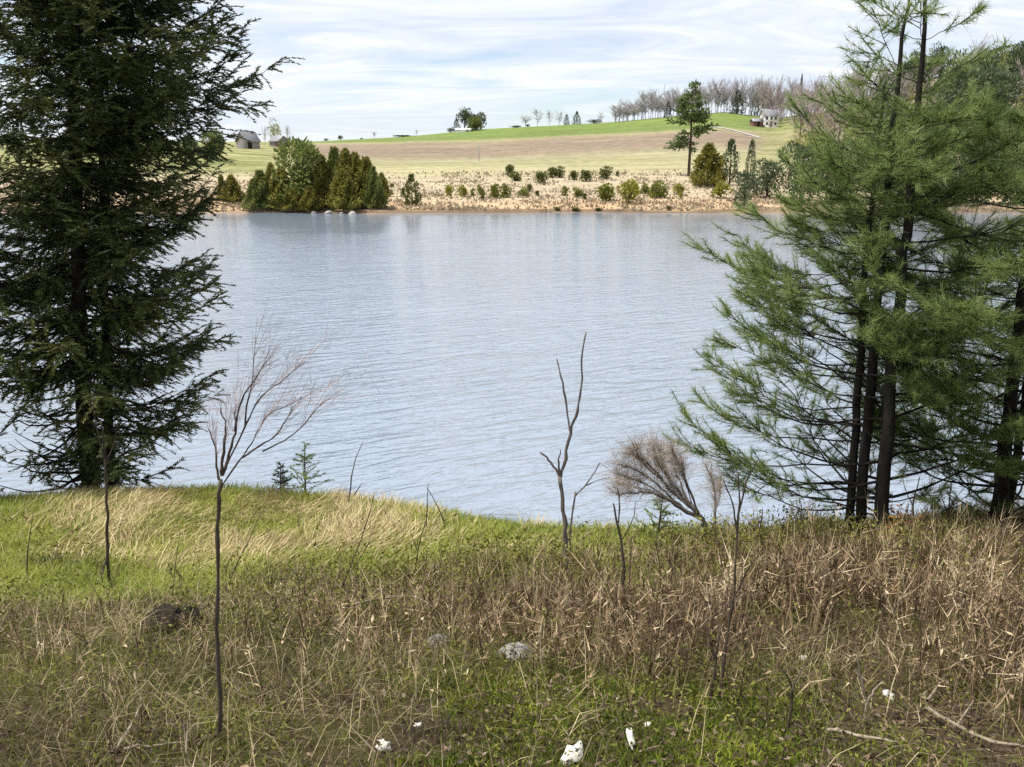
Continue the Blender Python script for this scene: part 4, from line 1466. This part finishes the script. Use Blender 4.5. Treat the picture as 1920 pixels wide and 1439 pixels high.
Y1 = near_hit(405, 1398)[1]
stick_plant('sapling', 'bare brown sapling fanning into thin reddish twigs, foot at the bottom left', 'sapling', Y1, [
    ([(405, 1398), (413, 1290), (405, 1190), (410, 1080), (405, 1000), (410, 940), (415, 900)], 0.0088, 0.0068),
    (c6([(235, 1150), (240, 1050), (255, 850), (275, 740), (220, 620)]), 0.006, 0.0022),
    (c6([(238, 1150), (310, 930), (360, 740), (330, 650)]), 0.0055, 0.0022),
    (c6([(262, 1100), (420, 770), (500, 590), (580, 490), (700, 410), (900, 250)]), 0.0035, 0.0009),
    (c6([(240, 1230), (400, 1000), (490, 870), (540, 760), (600, 660), (780, 590)]), 0.003, 0.0009),
    (c6([(215, 1190), (195, 1100), (195, 920), (130, 780)]), 0.005, 0.002),
    (c6([(340, 800), (380, 560), (470, 430), (590, 240)]), 0.004, 0.0012),
    (c6([(400, 1010), (560, 900), (680, 830), (770, 670), (870, 520)]), 0.0035, 0.001),
    (c6([(560, 960), (760, 860), (880, 760), (1000, 600), (1100, 540)]), 0.003, 0.001),
    (c6([(420, 770), (430, 600), (480, 420), (500, 90)]), 0.0035, 0.001),
], twigs=(26, 0.08, 0.28, (0.45, 0, 0.55), 0.36, 0.0016), twig_mat='twig_pink', seed=3)
Yb = near_hit(210, 1115)[1]
stick_plant('sapling', 'thin knotty dark sapling in front of the spruce trunks', 'sapling', Yb, [
    ([(210, 1115), (200, 1050), (202, 997), (198, 919), (196, 880), (195, 833), (190, 790)], 0.015, 0.006),
    ([(200, 1050), (194, 1062), (193, 1075)], 0.012, 0.010),
    ([(196, 880), (215, 830), (222, 780)], 0.006, 0.003),
    ([(195, 860), (180, 800), (172, 740)], 0.006, 0.003)], seed=4)
Yc = near_hit(1057, 1088)[1]


def c4(pts):
    return [(960 + x * .3476, 600 + y * .3476) for x, y in pts]


stick_plant('sapling', 'tall forked grey sapling standing against the water in the middle', 'sapling', Yc, [
    (c4([(280, 1400), (288, 1250), (283, 1100), (275, 1000), (262, 840)]), 0.024, 0.016),
    (c4([(262, 850), (290, 740), (318, 580), (355, 500), (378, 350), (378, 170), (398, 65)]), 0.015, 0.006),
    (c4([(312, 600), (290, 430), (262, 290), (240, 205)]), 0.010, 0.005),
    (c4([(262, 850), (210, 770), (158, 715)]), 0.011, 0.007),
    (c4([(262, 840), (248, 770), (262, 700)]), 0.010, 0.005)], 'bark_grey', seed=6, n=7)
stick_plant('sapling', 'slim side sapling with a bent top right of the tall forked one', 'sapling', Yc + 0.35, [
    (c4([(308, 1330), (312, 1180), (318, 1080), (345, 930)]), 0.011, 0.009),
    (c4([(340, 950), (400, 890), (440, 830), (475, 770)]), 0.008, 0.004),
    (c4([(395, 895), (460, 865), (530, 850)]), 0.005, 0.003)], 'bark_grey', seed=7)
Yd = near_hit(1158, 1190)[1]
stick_plant('sapling', 'crooked dark sapling between the forked one and the grey bush', 'sapling', Yd, [
    ([(1158, 1190), (1166, 1136), (1172, 1076), (1164, 1012), (1158, 975), (1150, 945)], 0.012, 0.005),
    ([(1160, 980), (1162, 940), (1158, 915)], 0.005, 0.003), ([(1164, 1015), (1188, 975), (1192, 940)], 0.005, 0.002)], seed=8)
Ye = near_hit(1350, 1312)[1]
stick_plant('sapling', 'tall dark sapling with a split foot left of the pine trunks', 'sapling', Ye, [
    ([(1350, 1312), (1365, 1182), (1374, 1119), (1380, 1044), (1386, 950), (1384, 885)], 0.0085, 0.0035),
    ([(1383, 1000), (1374, 940), (1356, 900)], 0.005, 0.002), ([(1385, 960), (1400, 900), (1420, 862)], 0.005, 0.002),
    ([(1372, 1130), (1400, 1070), (1425, 1035)], 0.005, 0.002)], seed=9)
stick_plant('sapling', 'short stout sapling leaning on the split foot of the tall dark one', 'sapling', Ye - 0.05, [
    ([(1331, 1308), (1342, 1240), (1352, 1172)], 0.008, 0.004), ([(1342, 1240), (1330, 1200), (1326, 1176)], 0.006, 0.003)], seed=10)
Yf = near_hit(1476, 1378)[1]
stick_plant('sapling', 'small forked dark sapling in the brush at lower right', 'sapling', Yf, [
    ([(1476, 1378), (1484, 1320), (1486, 1285)], 0.008, 0.006), ([(1486, 1290), (1474, 1262), (1458, 1245)], 0.004, 0.002),
    ([(1486, 1288), (1508, 1250), (1528, 1226)], 0.005, 0.002)], seed=11)
Yg = near_hit(1620, 1368)[1]
stick_plant('sapling', 'small pale forked stick at the lower right', 'sapling', Yg, [
    ([(1620, 1368), (1624, 1315), (1640, 1292), (1655, 1278)], 0.007, 0.003), ([(1624, 1315), (1612, 1262), (1606, 1230)], 0.005, 0.002)], 'deadwood', seed=12)
for i, (pts, br, lab) in enumerate([
    ([(1714, 1028), (1712, 985), (1712, 940), (1724, 895)], [[(1712, 950), (1696, 915), (1690, 880)], [(1713, 935), (1740, 905), (1762, 890)], [(1712, 980), (1735, 950), (1750, 935)]], 'bare twiggy sapling between the two pine clumps'),
    ([(1782, 1025), (1778, 960), (1784, 905)], [[(1779, 970), (1765, 930), (1760, 905)], [(1780, 950), (1800, 925), (1812, 910)]], 'thin bare sapling left of the right edge pine'),
    ([(1500, 1030), (1500, 985), (1503, 950)], [[(1500, 990), (1488, 965), (1482, 950)], [(1500, 980), (1515, 958), (1522, 945)]], 'short bare sapling left of the three pine trunks'),
    ([(1432, 1040), (1426, 990), (1430, 955)], [[(1427, 1000), (1415, 975), (1412, 960)]], 'thin bare twig sapling right of the grey bush'),
]):
    Yk = near_hit(*pts[0])[1]
    stick_plant('sapling', lab, 'sapling', Yk, [(pts, 0.012, 0.005)] + [(b, 0.006, 0.002) for b in br], twigs=(6, 0.06, 0.2, (0, 0, 0.5), 0.45, 0.004), seed=20 + i)

for i, (pts, br, lab) in enumerate([
    ([(622, 1132), (656, 1065), (690, 975), (701, 930)], [[(656, 1075), (690, 1024), (697, 990)]], 'slanting dark dead stalk in the grass left of centre'),
    ([(772, 1090), (787, 1012), (802, 967)], [[(783, 1035), (770, 1000)]], 'short dark dead stalk right of the slanting one'),
    ([(418, 1130), (431, 1082), (466, 1016), (491, 958)], [[(431, 1085), (429, 1060)]], 'slanting grey stalk growing close right of the reddish sapling'),
    ([(652, 950), (658, 900), (665, 863), (680, 829)], [[(664, 928), (674, 914), (679, 906)]], 'fine dark seed stalk standing up against the water'),
    ([(798, 1000), (800, 950), (803, 905)], [], 'fine stalk on the crest right of the seed stalk'),
    ([(840, 990), (822, 950), (800, 915)], [], 'thin arching stalk on the crest leaning left'),
    ([(320, 1130), (328, 1060), (338, 1000)], [[(325, 1085), (312, 1050)]], 'thin brown stalk between the two left saplings'),
    ([(45, 1080), (55, 1010), (62, 965)], [], 'thin brown stalk at the far left of the grass'),
    ([(1010, 1120), (990, 1060), (985, 1010)], [[(992, 1060), (1010, 1010)]], 'fine forked stalk left of the forked grey sapling'),
    ([(1240, 1110), (1236, 1050), (1226, 1005)], [], 'thin dark stalk below the grey bush'),
    ([(1110, 1150), (1120, 1080), (1112, 1030)], [], 'thin stalk in the brush under the forked sapling'),
    ([(1720, 1200), (1726, 1130), (1740, 1070)], [[(1725, 1135), (1708, 1100), (1700, 1080)]], 'grey forked stalk in the brush below the two pine clumps'),
    ([(1880, 1270), (1850, 1190), (1835, 1140)], [[(1858, 1205), (1880, 1170)]], 'pale leaning stalk in the brush at the right edge'),
]):
    Yk = near_hit(*pts[0])[1]
    sc_ = Yk / 6.0
    stick_plant('weed_stalk', lab, 'stalk', Yk, [(pts, 0.0065 * sc_, 0.0022 * sc_)] + [(b, 0.004 * sc_, 0.002 * sc_) for b in br], 'bark_brown', seed=40 + i, depth=0.06, n=4)


# grey leaning bush at the water edge
def c5(pts):
    return [(1100 + x * .1823, 780 + y * .1823) for x, y in pts]


Yh = near_hit(1328, 1024)[1] + 0.1
bush = stick_plant('bare_bush', 'grey leafless bush leaning left over the water, full of fine twigs', 'bush', Yh, [
    (c5([(1260, 1340), (1235, 1200), (1200, 1090)]), 0.045, 0.032),
    (c5([(1210, 1110), (1100, 940), (1000, 840), (870, 690), (790, 520)]), 0.026, 0.006),
    (c5([(1200, 1080), (1000, 970), (820, 850), (640, 780), (450, 800), (300, 810)]), 0.024, 0.005),
    (c5([(1180, 1050), (1000, 880), (900, 820), (740, 620), (600, 480)]), 0.018, 0.005),
    (c5([(1000, 960), (850, 820), (640, 640), (480, 540), (330, 500)]), 0.014, 0.004),
    (c5([(1060, 920), (960, 700), (900, 520), (830, 380)]), 0.016, 0.004),
    (c5([(830, 850), (620, 700), (430, 640), (290, 600)]), 0.010, 0.003),
    (c5([(700, 780), (540, 740), (420, 720), (310, 700)]), 0.008, 0.003),
    (c5([(940, 830), (800, 600), (700, 420), (680, 300)]), 0.012, 0.003),
    (c5([(1290, 1260), (1310, 1100), (1330, 900), (1310, 700), (1230, 500)]), 0.016, 0.004),
    (c5([(1330, 950), (1380, 800), (1370, 660)]), 0.008, 0.003),
    (c5([(1250, 1240), (1400, 1270), (1500, 1190)]), 0.009, 0.003),
    (c5([(1150, 1000), (1060, 760), (980, 560), (900, 420), (880, 340)]), 0.014, 0.004),
    (c5([(960, 860), (840, 640), (760, 480), (760, 330)]), 0.010, 0.003),
    (c5([(900, 800), (700, 560), (560, 420), (430, 400)]), 0.010, 0.003),
    (c5([(820, 700), (640, 560), (520, 420), (520, 330)]), 0.008, 0.003),
    (c5([(1080, 900), (1000, 640), (980, 470)]), 0.008, 0.003),
], 'bark_grey', twigs=(240, 0.08, 0.30, (-0.25, 0, 0.4), 0.85, 0.0034), twig_mat='twig_pale', seed=15, depth=0.45)


# small spruce seedling on the crest
def seedling(name, label, px, py, h, mat, seed, Y=None, wide=0.42):
    p = near_hit(px, py) if Y is None else at(px, py, Y)
    root = thing(name, label, 'seedling', p)
    rs = np.random.default_rng(seed)
    tb, cb = MB(), MB()
    top = p + np.array([0.04, 0, h])
    tb.tube([p - np.array([0, 0, 0.1]), (p + top) / 2, top], [0.014, 0.010, 0.003], 5)
    for k in range(42):
        t_ = rs.uniform(0.05, 0.97)
        a = rs.uniform(0, 6.283)
        L = h * wide * (1.02 - t_) * rs.uniform(0.6, 1.15) + 0.04
        o = p + (top - p) * t_
        d = unit([math.cos(a), math.sin(a), rs.uniform(0.1, 0.6)])
        tb.tube([o, o + d * L], [0.004, 0.0015], 3)
        nn = int(L / 0.007) + 6
        w = rs.uniform(0.15, 1.0, nn)
        cb.needles(o[None] + d[None] * (w * L)[:, None], d[None] * 0.9 + rs.normal(size=(nn, 3)) * 0.6, rs.uniform(0.03, 0.055, nn), 0.010, rs.uniform(0.15, 1, nn))
    tb.build('stem', M['bark_brown'], root)
    cb.build('foliage', M[mat], root)


seedling('spruce_seedling', 'small bushy green spruce seedling on the crest above the water', 572, 925, 0.74, 'pine', 5, wide=0.5)
seedling('spruce_seedling', 'thin ragged spruce seedling touching the left side of the bushy one', 525, 922, 0.42, 'spruce', 6, wide=0.35)
seedling('pine_seedling', 'soft green pine seedling under the leaning grey bush', 1232, 1012, 0.5, 'pine', 7, wide=0.55)

# rusty dead foliage at the foot of the main pine trunk
q = at(1668, 1000, Yp - 0.12)
q[2] = float(near_z(np.array([q[0]]), np.array([q[1]]))[0])
root = thing('dead_sapling', 'rusty orange dead sapling with curled leaves at the foot of the main pine trunk', 'dead sapling', q)
tb, cb = MB(), MB()
for k in range(16):
    a = random.uniform(-0.4, 1.9)
    tip = q + np.array([math.cos(a) * random.uniform(0.05, 0.42), random.uniform(-0.15, 0.15), 0.12 + random.uniform(0.1, 0.45)])
    tb.tube([q, (q + tip) / 2 + np.array([0, 0, 0.05]), tip], [0.006, 0.004, 0.002], 4)
    nn = 12
    w = RNG.uniform(0.35, 1, nn)[:, None]
    cb.leaves(q[None] + (tip - q)[None] * w, RNG.normal(size=(nn, 3)) + np.array([0, 0, -0.2]), RNG.uniform(0.035, 0.08, nn), RNG.uniform(0.015, 0.035, nn), RNG.uniform(0, 1, nn), 0.6)
tb.build('stem', M['bark_brown'], root)
cb.build('leaves', M['rust'], root)

# ------------------------------------------------------------------ stones, birch bark, log darkened for a hollow, fallen branches
q = near_hit(965, 1228)
rock('stone', 'pale grey stone half grown over with grass in the middle of the brush', 'stone', q, (0.24, 0.2, 0.15), 71, 'stone', rz=0.2)
q = near_hit(822, 1206)
rock('stone', 'flat grey stone with a dark hollow under it left of the pale stone', 'stone', q, (0.17, 0.15, 0.085), 72, 'stone_grey', rz=0.1)


def bark_piece(label, px, py, w, h, tilt, seed):
    """a jagged curled flake of bark; w, h: its size in the photograph, turned by tilt"""
    c = near_hit(px, py)
    dist = float(np.linalg.norm(c - np.array([0, 0, H])))
    W_, H_ = 0.88 * w / F * dist, 0.88 * h / F * dist
    rs_ = np.random.default_rng(seed)
    n_ = 13
    a = np.linspace(0, 2 * math.pi, n_, endpoint=False)
    r = rs_.uniform(0.62, 1.12, n_)
    x, y = np.cos(a) * r * W_ / 2, np.sin(a) * r * H_ / 2
    ct, st = math.cos(tilt), math.sin(tilt)
    x, y = x * ct - y * st, x * st + y * ct
    # the flake leans back on the slope, its long sides curled up
    curl = 2.2 / max(W_, H_) * 0.35
    zz = curl * (x * st - y * ct) ** 2 + rs_.normal(size=n_) * 0.0015
    lean = math.radians(rs_.uniform(35, 62))
    P = np.stack([x, y * math.cos(lean) - zz * math.sin(lean), y * math.sin(lean) + zz * math.cos(lean)], -1)
    mid = np.array([[0, 0, -0.002]])
    up_ = np.array([0, -math.sin(lean), math.cos(lean)]) * 0.0035
    V = np.concatenate([mid, P, mid + up_, P + up_])
    t = []
    for i in range(n_):
        j = (i + 1) % n_
        t += [[0, 1 + j, 1 + i], [n_ + 1, n_ + 2 + i, n_ + 2 + j], [1 + i, 1 + j, n_ + 2 + j], [1 + i, n_ + 2 + j, n_ + 2 + i]]
    m = MB()
    m.add(V, t)
    o = m.build('bark_flake', M['birch'], None)
    o.location = tuple(c + np.array([0, -0.01, 0.02 + H_ * 0.22]))
    tag(o, label, 'bark')


bark_piece('spotted white piece of birch bark at the bottom edge', 1072, 1428, 62, 36, 0.7, 1)
bark_piece('small upright curl of white bark right of the spotted piece', 1181, 1400, 18, 46, 0.2, 2)
bark_piece('tiny white chip of bark on the green moss', 1213, 1366, 20, 11, 0.1, 3)
bark_piece('pale scrap of bark in the grass at the bottom left of centre', 720, 1408, 32, 24, -0.4, 4)
bark_piece('small white scrap of bark beside the reddish sapling', 387, 1258, 8, 16, 0.2, 5)
bark_piece('whitish scrap of bark in the dark hollow at lower right', 1664, 1313, 28, 16, -0.5, 6)
bark_piece('small pale scrap of bark left of centre near the bottom', 785, 1366, 20, 9, 0.1, 7)
bark_piece('pale scrap of bark caught in the brush under the pine clump', 1502, 1242, 22, 12, 0.3, 8)

# rotten log; its near-black colour stands in for the shade of a hollow
q0, q1 = near_hit(268, 1188), near_hit(382, 1180)
root = thing('hollow_shade_log', 'short log in the weeds at left, near-black to stand in for a shaded hollow', 'log', (q0 + q1) / 2)
m = MB()
P = resample([q0 + np.array([0, 0, 0.0]), (q0 + q1) / 2 + np.array([0, 0.03, 0.035]), q1 + np.array([0, 0, 0.01])], 12)
m.tube(P, 0.115 * np.array([0.55, 0.8, 0.95, 1.05, 0.9, 1.1, 1.0, 1.08, 0.9, 0.8, 0.62, 0.3]), 13)
m.v[-1] += (RNG.normal(size=m.v[-1].shape) * 0.013).astype(np.float32)
m.build('log_body', M['rot'], root, smooth=True)
m = MB()
m.tube([P[5], P[5] + np.array([0.03, -0.03, 0.10]), P[5] + np.array([0.08, -0.02, 0.15])], [0.02, 0.015, 0.008], 6)
m.build('branch_stub', M['rot'], root, smooth=True)


def fallen(label, pts, r0, r1, mat='deadwood', lift=0.04, seed=1, side=()):
    P = [near_hit(*p) + np.array([0, 0, lift]) for p in pts]
    root = thing('fallen_branch', label, 'branch', P[0])
    Q = resample(P, 14)
    Q[:, 2] += np.abs(RNG.normal(size=14)) * 0.006
    m = MB()
    m.tube(Q, np.linspace(r0, r1, 14), 6)
    m.build('stem', M[mat], root, smooth=True)
    for pts2 in side:
        P2 = [near_hit(*p) + np.array([0, 0, lift + 0.06 * i]) for i, p in enumerate(pts2)]
        m = MB()
        m.tube(resample(P2, 8), np.linspace(r0 * 0.5, r1 * 0.5, 8), 5)
        m.build('twig', M[mat], root, smooth=True)


fallen('pale fallen branch slanting down to the bottom right corner', [(1735, 1345), (1790, 1378), (1850, 1410), (1920, 1420)], 0.010, 0.006, side=[[(1790, 1378), (1820, 1350)]])
fallen('bent dead branch lying on the weeds left of the stones', [(655, 1180), (700, 1165), (745, 1158), (790, 1160), (812, 1182)], 0.010, 0.004, lift=0.16, side=[[(700, 1165), (738, 1130)]])
fallen('grey dead stick across the brush at lower right', [(1735, 1335), (1760, 1300), (1775, 1280)], 0.008, 0.004, lift=0.05)
fallen('thin pale stick on the leaf litter at bottom right', [(1550, 1385), (1610, 1398), (1680, 1412)], 0.008, 0.004, side=[[(1610, 1398), (1625, 1430)]])
fallen('thin grey stick on the litter near the bottom left', [(215, 1440), (245, 1390), (270, 1340)], 0.008, 0.004, lift=0.05)
fallen('thin dry stick lying flat at the bottom left of the sapling foot', [(235, 1424), (290, 1418), (360, 1408)], 0.006, 0.003)


# ------------------------------------------------------------------ ground cover (nobody could count it)
def scatter(n, y0, y1, half=0.78, pad=0.9):
    Y = np.sqrt(RNG.uniform(y0 ** 2, y1 ** 2, n))
    X = RNG.uniform(-1, 1, n) * (half * Y + pad)
    return X, Y


def fields_at(X, Y):
    Z = near_z(X, Y)
    px, py = to_px(np.stack([X, Y, Z], -1))
    return Z, px, py


CLEAR = [(near_hit(325, 1200), 0.12, 0.25), (near_hit(965, 1240), 0.09, 0.2), (near_hit(822, 1215), 0.07, 0.16)]


def clear(X, Y):
    """the brush is thin right in front of the log and the stones"""
    w = np.ones_like(X)
    for c, rx, ry in CLEAR:
        w = w * sstep(0.6, 1.3, np.hypot((X - c[0]) / rx, (Y - c[1] + ry * 0.5) / ry))
    return w


# green lawn grass on the bank
X, Y = scatter(175000, 4.6, 12.6)
Z, px, py = fields_at(X, Y)
turf = turf_weight(X, Y)
mat_tan = (0.22 + 0.62 * sstep(0.3, 0.62, fbm(X, Y, 0.8, 41))) * sstep(1120, 1000, py + 90 * (fbm(X, Y, 0.9, 48) - 0.5)) * sstep(930, 600, px) * sstep(0, 260, px) + 0.25 * sstep(0.5, 0.7, fbm(X, Y, 0.7, 43)) * sstep(1130, 1040, py)
mat_tan = np.clip(mat_tan, 0, 1)
u = RNG.uniform(0, 1, len(X))
keep = (u < turf * (1 - 0.8 * mat_tan)) & (Z > -0.1)
P = np.stack([X, Y, Z - 0.01], -1)[keep]
k = len(P)
g = MB()
g.blades(P, RNG.uniform(0.06, 0.16, k) * (0.7 + 0.8 * vnoise(P[:, 0], P[:, 1], 0.8, 44)), RNG.uniform(0.006, 0.011, k), RNG.normal(0.4, 1.2, k), RNG.uniform(0.1, 0.7, k), RNG.uniform(0.1, 0.9, k),
         np.clip(0.55 * fbm(P[:, 0], P[:, 1], 0.9, 45) + RNG.uniform(0, 0.5, k), 0, 1))
tag(g.build('grass', M['green_grass']), 'fresh green grass on the crest of the near bank', 'grass', kind='stuff')
keep = (u < turf * mat_tan * 1.0) & (Z > -0.1)
P = np.stack([X, Y, Z - 0.01], -1)[keep]
k = len(P)
g = MB()
swirl = (vnoise(P[:, 0], P[:, 1], 1.1, 46) - 0.5) * 4.5 + (vnoise(P[:, 0], P[:, 1], 0.35, 47) - 0.5) * 2.2 - 0.4
g.blades(P, RNG.uniform(0.12, 0.30, k), RNG.uniform(0.007, 0.012, k), swirl + RNG.normal(0, 0.55, k), RNG.uniform(0.6, 1.3, k), RNG.uniform(0.2, 0.5, k), RNG.uniform(0, 1, k))
tag(g.build('dry_grass', M['tan_grass']), 'matted tan dry grass combed over the left of the near bank', 'grass', kind='stuff')

# rank weeds and grass lower down
X, Y = scatter(150000, 1.7, 7.2)
Z, px, py = fields_at(X, Y)
turf = turf_weight(X, Y)
left = sstep(900, 300, px)
gw = (1 - turf) * (0.30 + 0.5 * left * sstep(0.35, 0.6, fbm(X, Y, 0.8, 51)) + 0.55 * sstep(0.5, 0.72, fbm(X, Y, 0.55, 52)))
bottom = sstep(1250, 1330, py)
gw = gw * (1 - 0.7 * bottom * sstep(700, 900, px))
gw = gw * np.where(px > 1250, 0.8, 1.0)
u = RNG.uniform(0, 1, len(X))
keep = u < gw * (0.35 + 0.65 * clear(X, Y))
P = np.stack([X, Y, Z - 0.01], -1)[keep]
k = len(P)
g = MB()
g.blades(P, RNG.uniform(0.05, 0.17, k), RNG.uniform(0.0035, 0.0075, k), RNG.uniform(0, 6.28, k), RNG.uniform(0.1, 0.8, k), RNG.uniform(0.2, 1.3, k),
         np.clip(0.5 * fbm(P[:, 0], P[:, 1], 0.6, 53) + RNG.uniform(0, 0.55, k), 0, 1))
tag(g.build('rank_grass', M['dark_grass']), 'dark rank grass and weeds low on the near bank', 'grass', kind='stuff')
lw = (1 - turf) * (0.3 + 0.4 * sstep(0.4, 0.65, fbm(X, Y, 0.7, 54)))
keep2 = (RNG.uniform(0, 1, len(X)) < lw) & ~keep
P = np.stack([X, Y, Z + RNG.uniform(0.0, 0.05, len(X))], -1)[keep2]
k = len(P)
g = MB()
g.leaves(P, RNG.normal(size=(k, 3)) * np.array([1, 1, 0.45]), RNG.uniform(0.015, 0.042, k), RNG.uniform(0.006, 0.02, k), RNG.uniform(0, 1, k) ** 1.5, 0.5)
tag(g.build('leaf_litter', M['litter']), 'brown dead leaves littering the slope under the brush', 'leaf litter', kind='stuff')

# moss cushions along the bottom
X, Y = scatter(150000, 1.7, 4.2)
Z, px, py = fields_at(X, Y)
mw = 1.0 * sstep(1225, 1310, py + 70 * (fbm(X, Y, 0.5, 55) - 0.5) * 2) * sstep(640, 860, px) * sstep(1640, 1420, px) * sstep(0.25, 0.45, fbm(X, Y, 0.4, 56))
mw = np.maximum(mw, 0.35 * sstep(0.55, 0.7, fbm(X, Y, 0.4, 57)) * sstep(1150, 1300, py))
keep = RNG.uniform(0, 1, len(X)) < mw
P = np.stack([X, Y, Z - 0.005], -1)[keep]
k = len(P)
g = MB()
g.blades(P, RNG.uniform(0.015, 0.06, k), RNG.uniform(0.007, 0.013, k), RNG.uniform(0, 6.28, k), RNG.uniform(0, 0.9, k), RNG.uniform(0, 0.8, k),
         np.clip(0.7 * fbm(P[:, 0], P[:, 1], 0.25, 58) + RNG.uniform(-0.05, 0.45, k), 0, 1))
tag(g.build('moss', M['moss']), 'deep green moss cushions along the bottom of the slope', 'moss', kind='stuff')

# dry brown weed stalks with side shoots and seed heads
X, Y = scatter(40000, 1.9, 9.3)
Z, px, py = fields_at(X, Y)
turf = turf_weight(X, Y)
ww = np.interp(px, [0, 300, 700, 1000, 1300, 1900], [0.10, 0.14, 0.42, 0.8, 1.0, 1.0])
ww = ww * sstep(np.interp(px, [0, 700, 1300, 1900], [1380, 1330, 1350, 1420]), np.interp(px, [0, 700, 1300, 1900], [1250, 1200, 1220, 1290]), py) * (1 - turf) + 0.012
ww = ww * (0.12 + 0.88 * sstep(0.36, 0.58, fbm(X, Y, 0.7, 59)))
ww = np.maximum(ww, 0.05 * (1 - turf) * sstep(1420, 1320, py))
ww = ww * clear(X, Y)
keep = (RNG.uniform(0, 1, len(X)) < ww) & (Z > 0.5)
X, Y, Z, px = X[keep], Y[keep], Z[keep], px[keep]
k = len(X)
P0 = np.stack([X, Y, Z - 0.02], -1)
hh = RNG.uniform(0.2, 0.5, k) * np.interp(px, [0, 900, 1300, 1900], [0.8, 0.9, 1.1, 1.15])
az, ln = RNG.uniform(0, 6.28, k), np.abs(RNG.normal(0, 0.22, k))
out = np.stack([np.cos(az) * np.sin(ln), np.sin(az) * np.sin(ln), np.cos(ln)], -1)
rn = np.clip(0.9 * (fbm(X, Y, 0.6, 60) - 0.5) + RNG.uniform(0.0, 1.0, k) ** 1.15, 0, 1)
g = MB()
lim_ = np.interp(px, [0, 400, 700, 1000, 1200, 1500, 1900], [1130, 1130, 1120, 1100, 1085, 1015, 960])
hh = hh * (0.45 + 0.85 * fbm(X, Y, 0.7, 71)) * (0.32 + 0.68 * sstep(0, 130, py[keep] - lim_))
g.blades(P0, hh, RNG.uniform(0.006, 0.013, k), az, ln, RNG.normal(0, 0.25, k), rn)
for rep in range(5):
    fr = RNG.uniform(0.3, 0.98, k)
    Pm = P0 + out * (hh * fr)[:, None]
    d = out * RNG.uniform(0.3, 1.0, k)[:, None] + RNG.normal(size=(k, 3)) * 0.45
    g.needles(Pm, d, RNG.uniform(0.04, 0.14, k), RNG.uniform(0.006, 0.014, k) * np.clip(Y / 6.5, 0.45, 1.3), np.clip(rn + RNG.normal(0, 0.18, k), 0, 1))
fr = RNG.uniform(0.5, 1.0, k)
g.leaves(P0 + out * (hh * fr)[:, None], RNG.normal(size=(k, 3)) + np.array([0, 0, -0.4]), RNG.uniform(0.02, 0.05, k), RNG.uniform(0.006, 0.018, k), np.clip(rn + RNG.normal(0, 0.2, k), 0, 1), 0.6)
# some taller dark and pale stems stand over the rest
kk = 1500
ii = RNG.choice(k, kk, replace=False)
h2 = np.minimum(RNG.uniform(0.3, 0.75, kk), hh[ii] * 3.2)
tone = np.where(RNG.uniform(0, 1, kk) < 0.6, 0.04, 0.8) + RNG.uniform(0, 0.15, kk)
g.blades(P0[ii], h2, RNG.uniform(0.006, 0.010, kk), az[ii], ln[ii] * 0.8, RNG.normal(0, 0.2, kk), tone)
for rep in range(4):
    fr = RNG.uniform(0.35, 0.9, kk)
    Pm = P0[ii] + out[ii] * (h2 * fr * 0.95)[:, None]
    g.needles(Pm, out[ii] + RNG.normal(size=(kk, 3)) * 0.4, RNG.uniform(0.08, 0.22, kk), 0.006, tone)
tag(g.build('dry_weeds', M['dry_weed']), 'thicket of dry brown weed stalks across the near slope', 'weeds', kind='stuff')

# dry strands of last year's grass tangled through the brush
X, Y = scatter(75000, 1.7, 8.8)
Z, px, py = fields_at(X, Y)
turf = turf_weight(X, Y)
tw_ = (1 - turf) * (0.30 + 0.7 * sstep(0.38, 0.6, fbm(X, Y, 0.6, 63))) * (1 - 0.75 * sstep(1250, 1330, py) * sstep(700, 860, px)) * clear(X, Y) + 0.05 * turf
keep = (RNG.uniform(0, 1, len(X)) < tw_) & (Z > 0.3)
P = np.stack([X, Y, Z], -1)[keep]
k = len(P)
g = MB()
g.blades(P, RNG.uniform(0.12, 0.34, k), RNG.uniform(0.004, 0.008, k), RNG.uniform(0, 6.28, k), RNG.uniform(0.2, 1.1, k), RNG.uniform(0.3, 1.3, k),
         np.clip(0.5 * fbm(P[:, 0], P[:, 1], 0.5, 64) + RNG.uniform(-0.1, 0.6, k), 0, 1))
tag(g.build('dry_strands', M['strand']), 'tangled dry grass strands through the brush on the near slope', 'grass', kind='stuff')

# small new leaves and vines in the brush
X, Y = scatter(150000, 1.7, 8.8)
Z, px, py = fields_at(X, Y)
turf = turf_weight(X, Y)
lw = (1 - turf) * (0.10 + 0.9 * sstep(0.44, 0.64, fbm(X, Y, 0.55, 65))) * np.interp(px, [0, 900, 1400, 1920], [0.9, 0.9, 0.8, 0.7]) * clear(X, Y)
keep = (RNG.uniform(0, 1, len(X)) < lw) & (Z > 0.3)
P = np.stack([X, Y, Z + RNG.uniform(0.01, 0.36, len(X)) * sstep(1.7, 4.8, Y)], -1)[keep]
P[:, 2] += 0.02
k = len(P)
g = MB()
g.leaves(P, RNG.normal(size=(k, 3)) + np.array([0, 0, 0.4]), RNG.uniform(0.012, 0.04, k) * np.clip(P[:, 1] / 4.5, 0.75, 1.5), RNG.uniform(0.006, 0.018, k) * np.clip(P[:, 1] / 4.5, 0.75, 1.5), np.clip(0.5 * fbm(P[:, 0], P[:, 1], 0.6, 66) + RNG.uniform(-0.05, 0.62, k), 0, 1), 0.4)
tag(g.build('young_leaves', M['young']), 'small olive green new leaves through the brush on the near slope', 'leaves', kind='stuff')
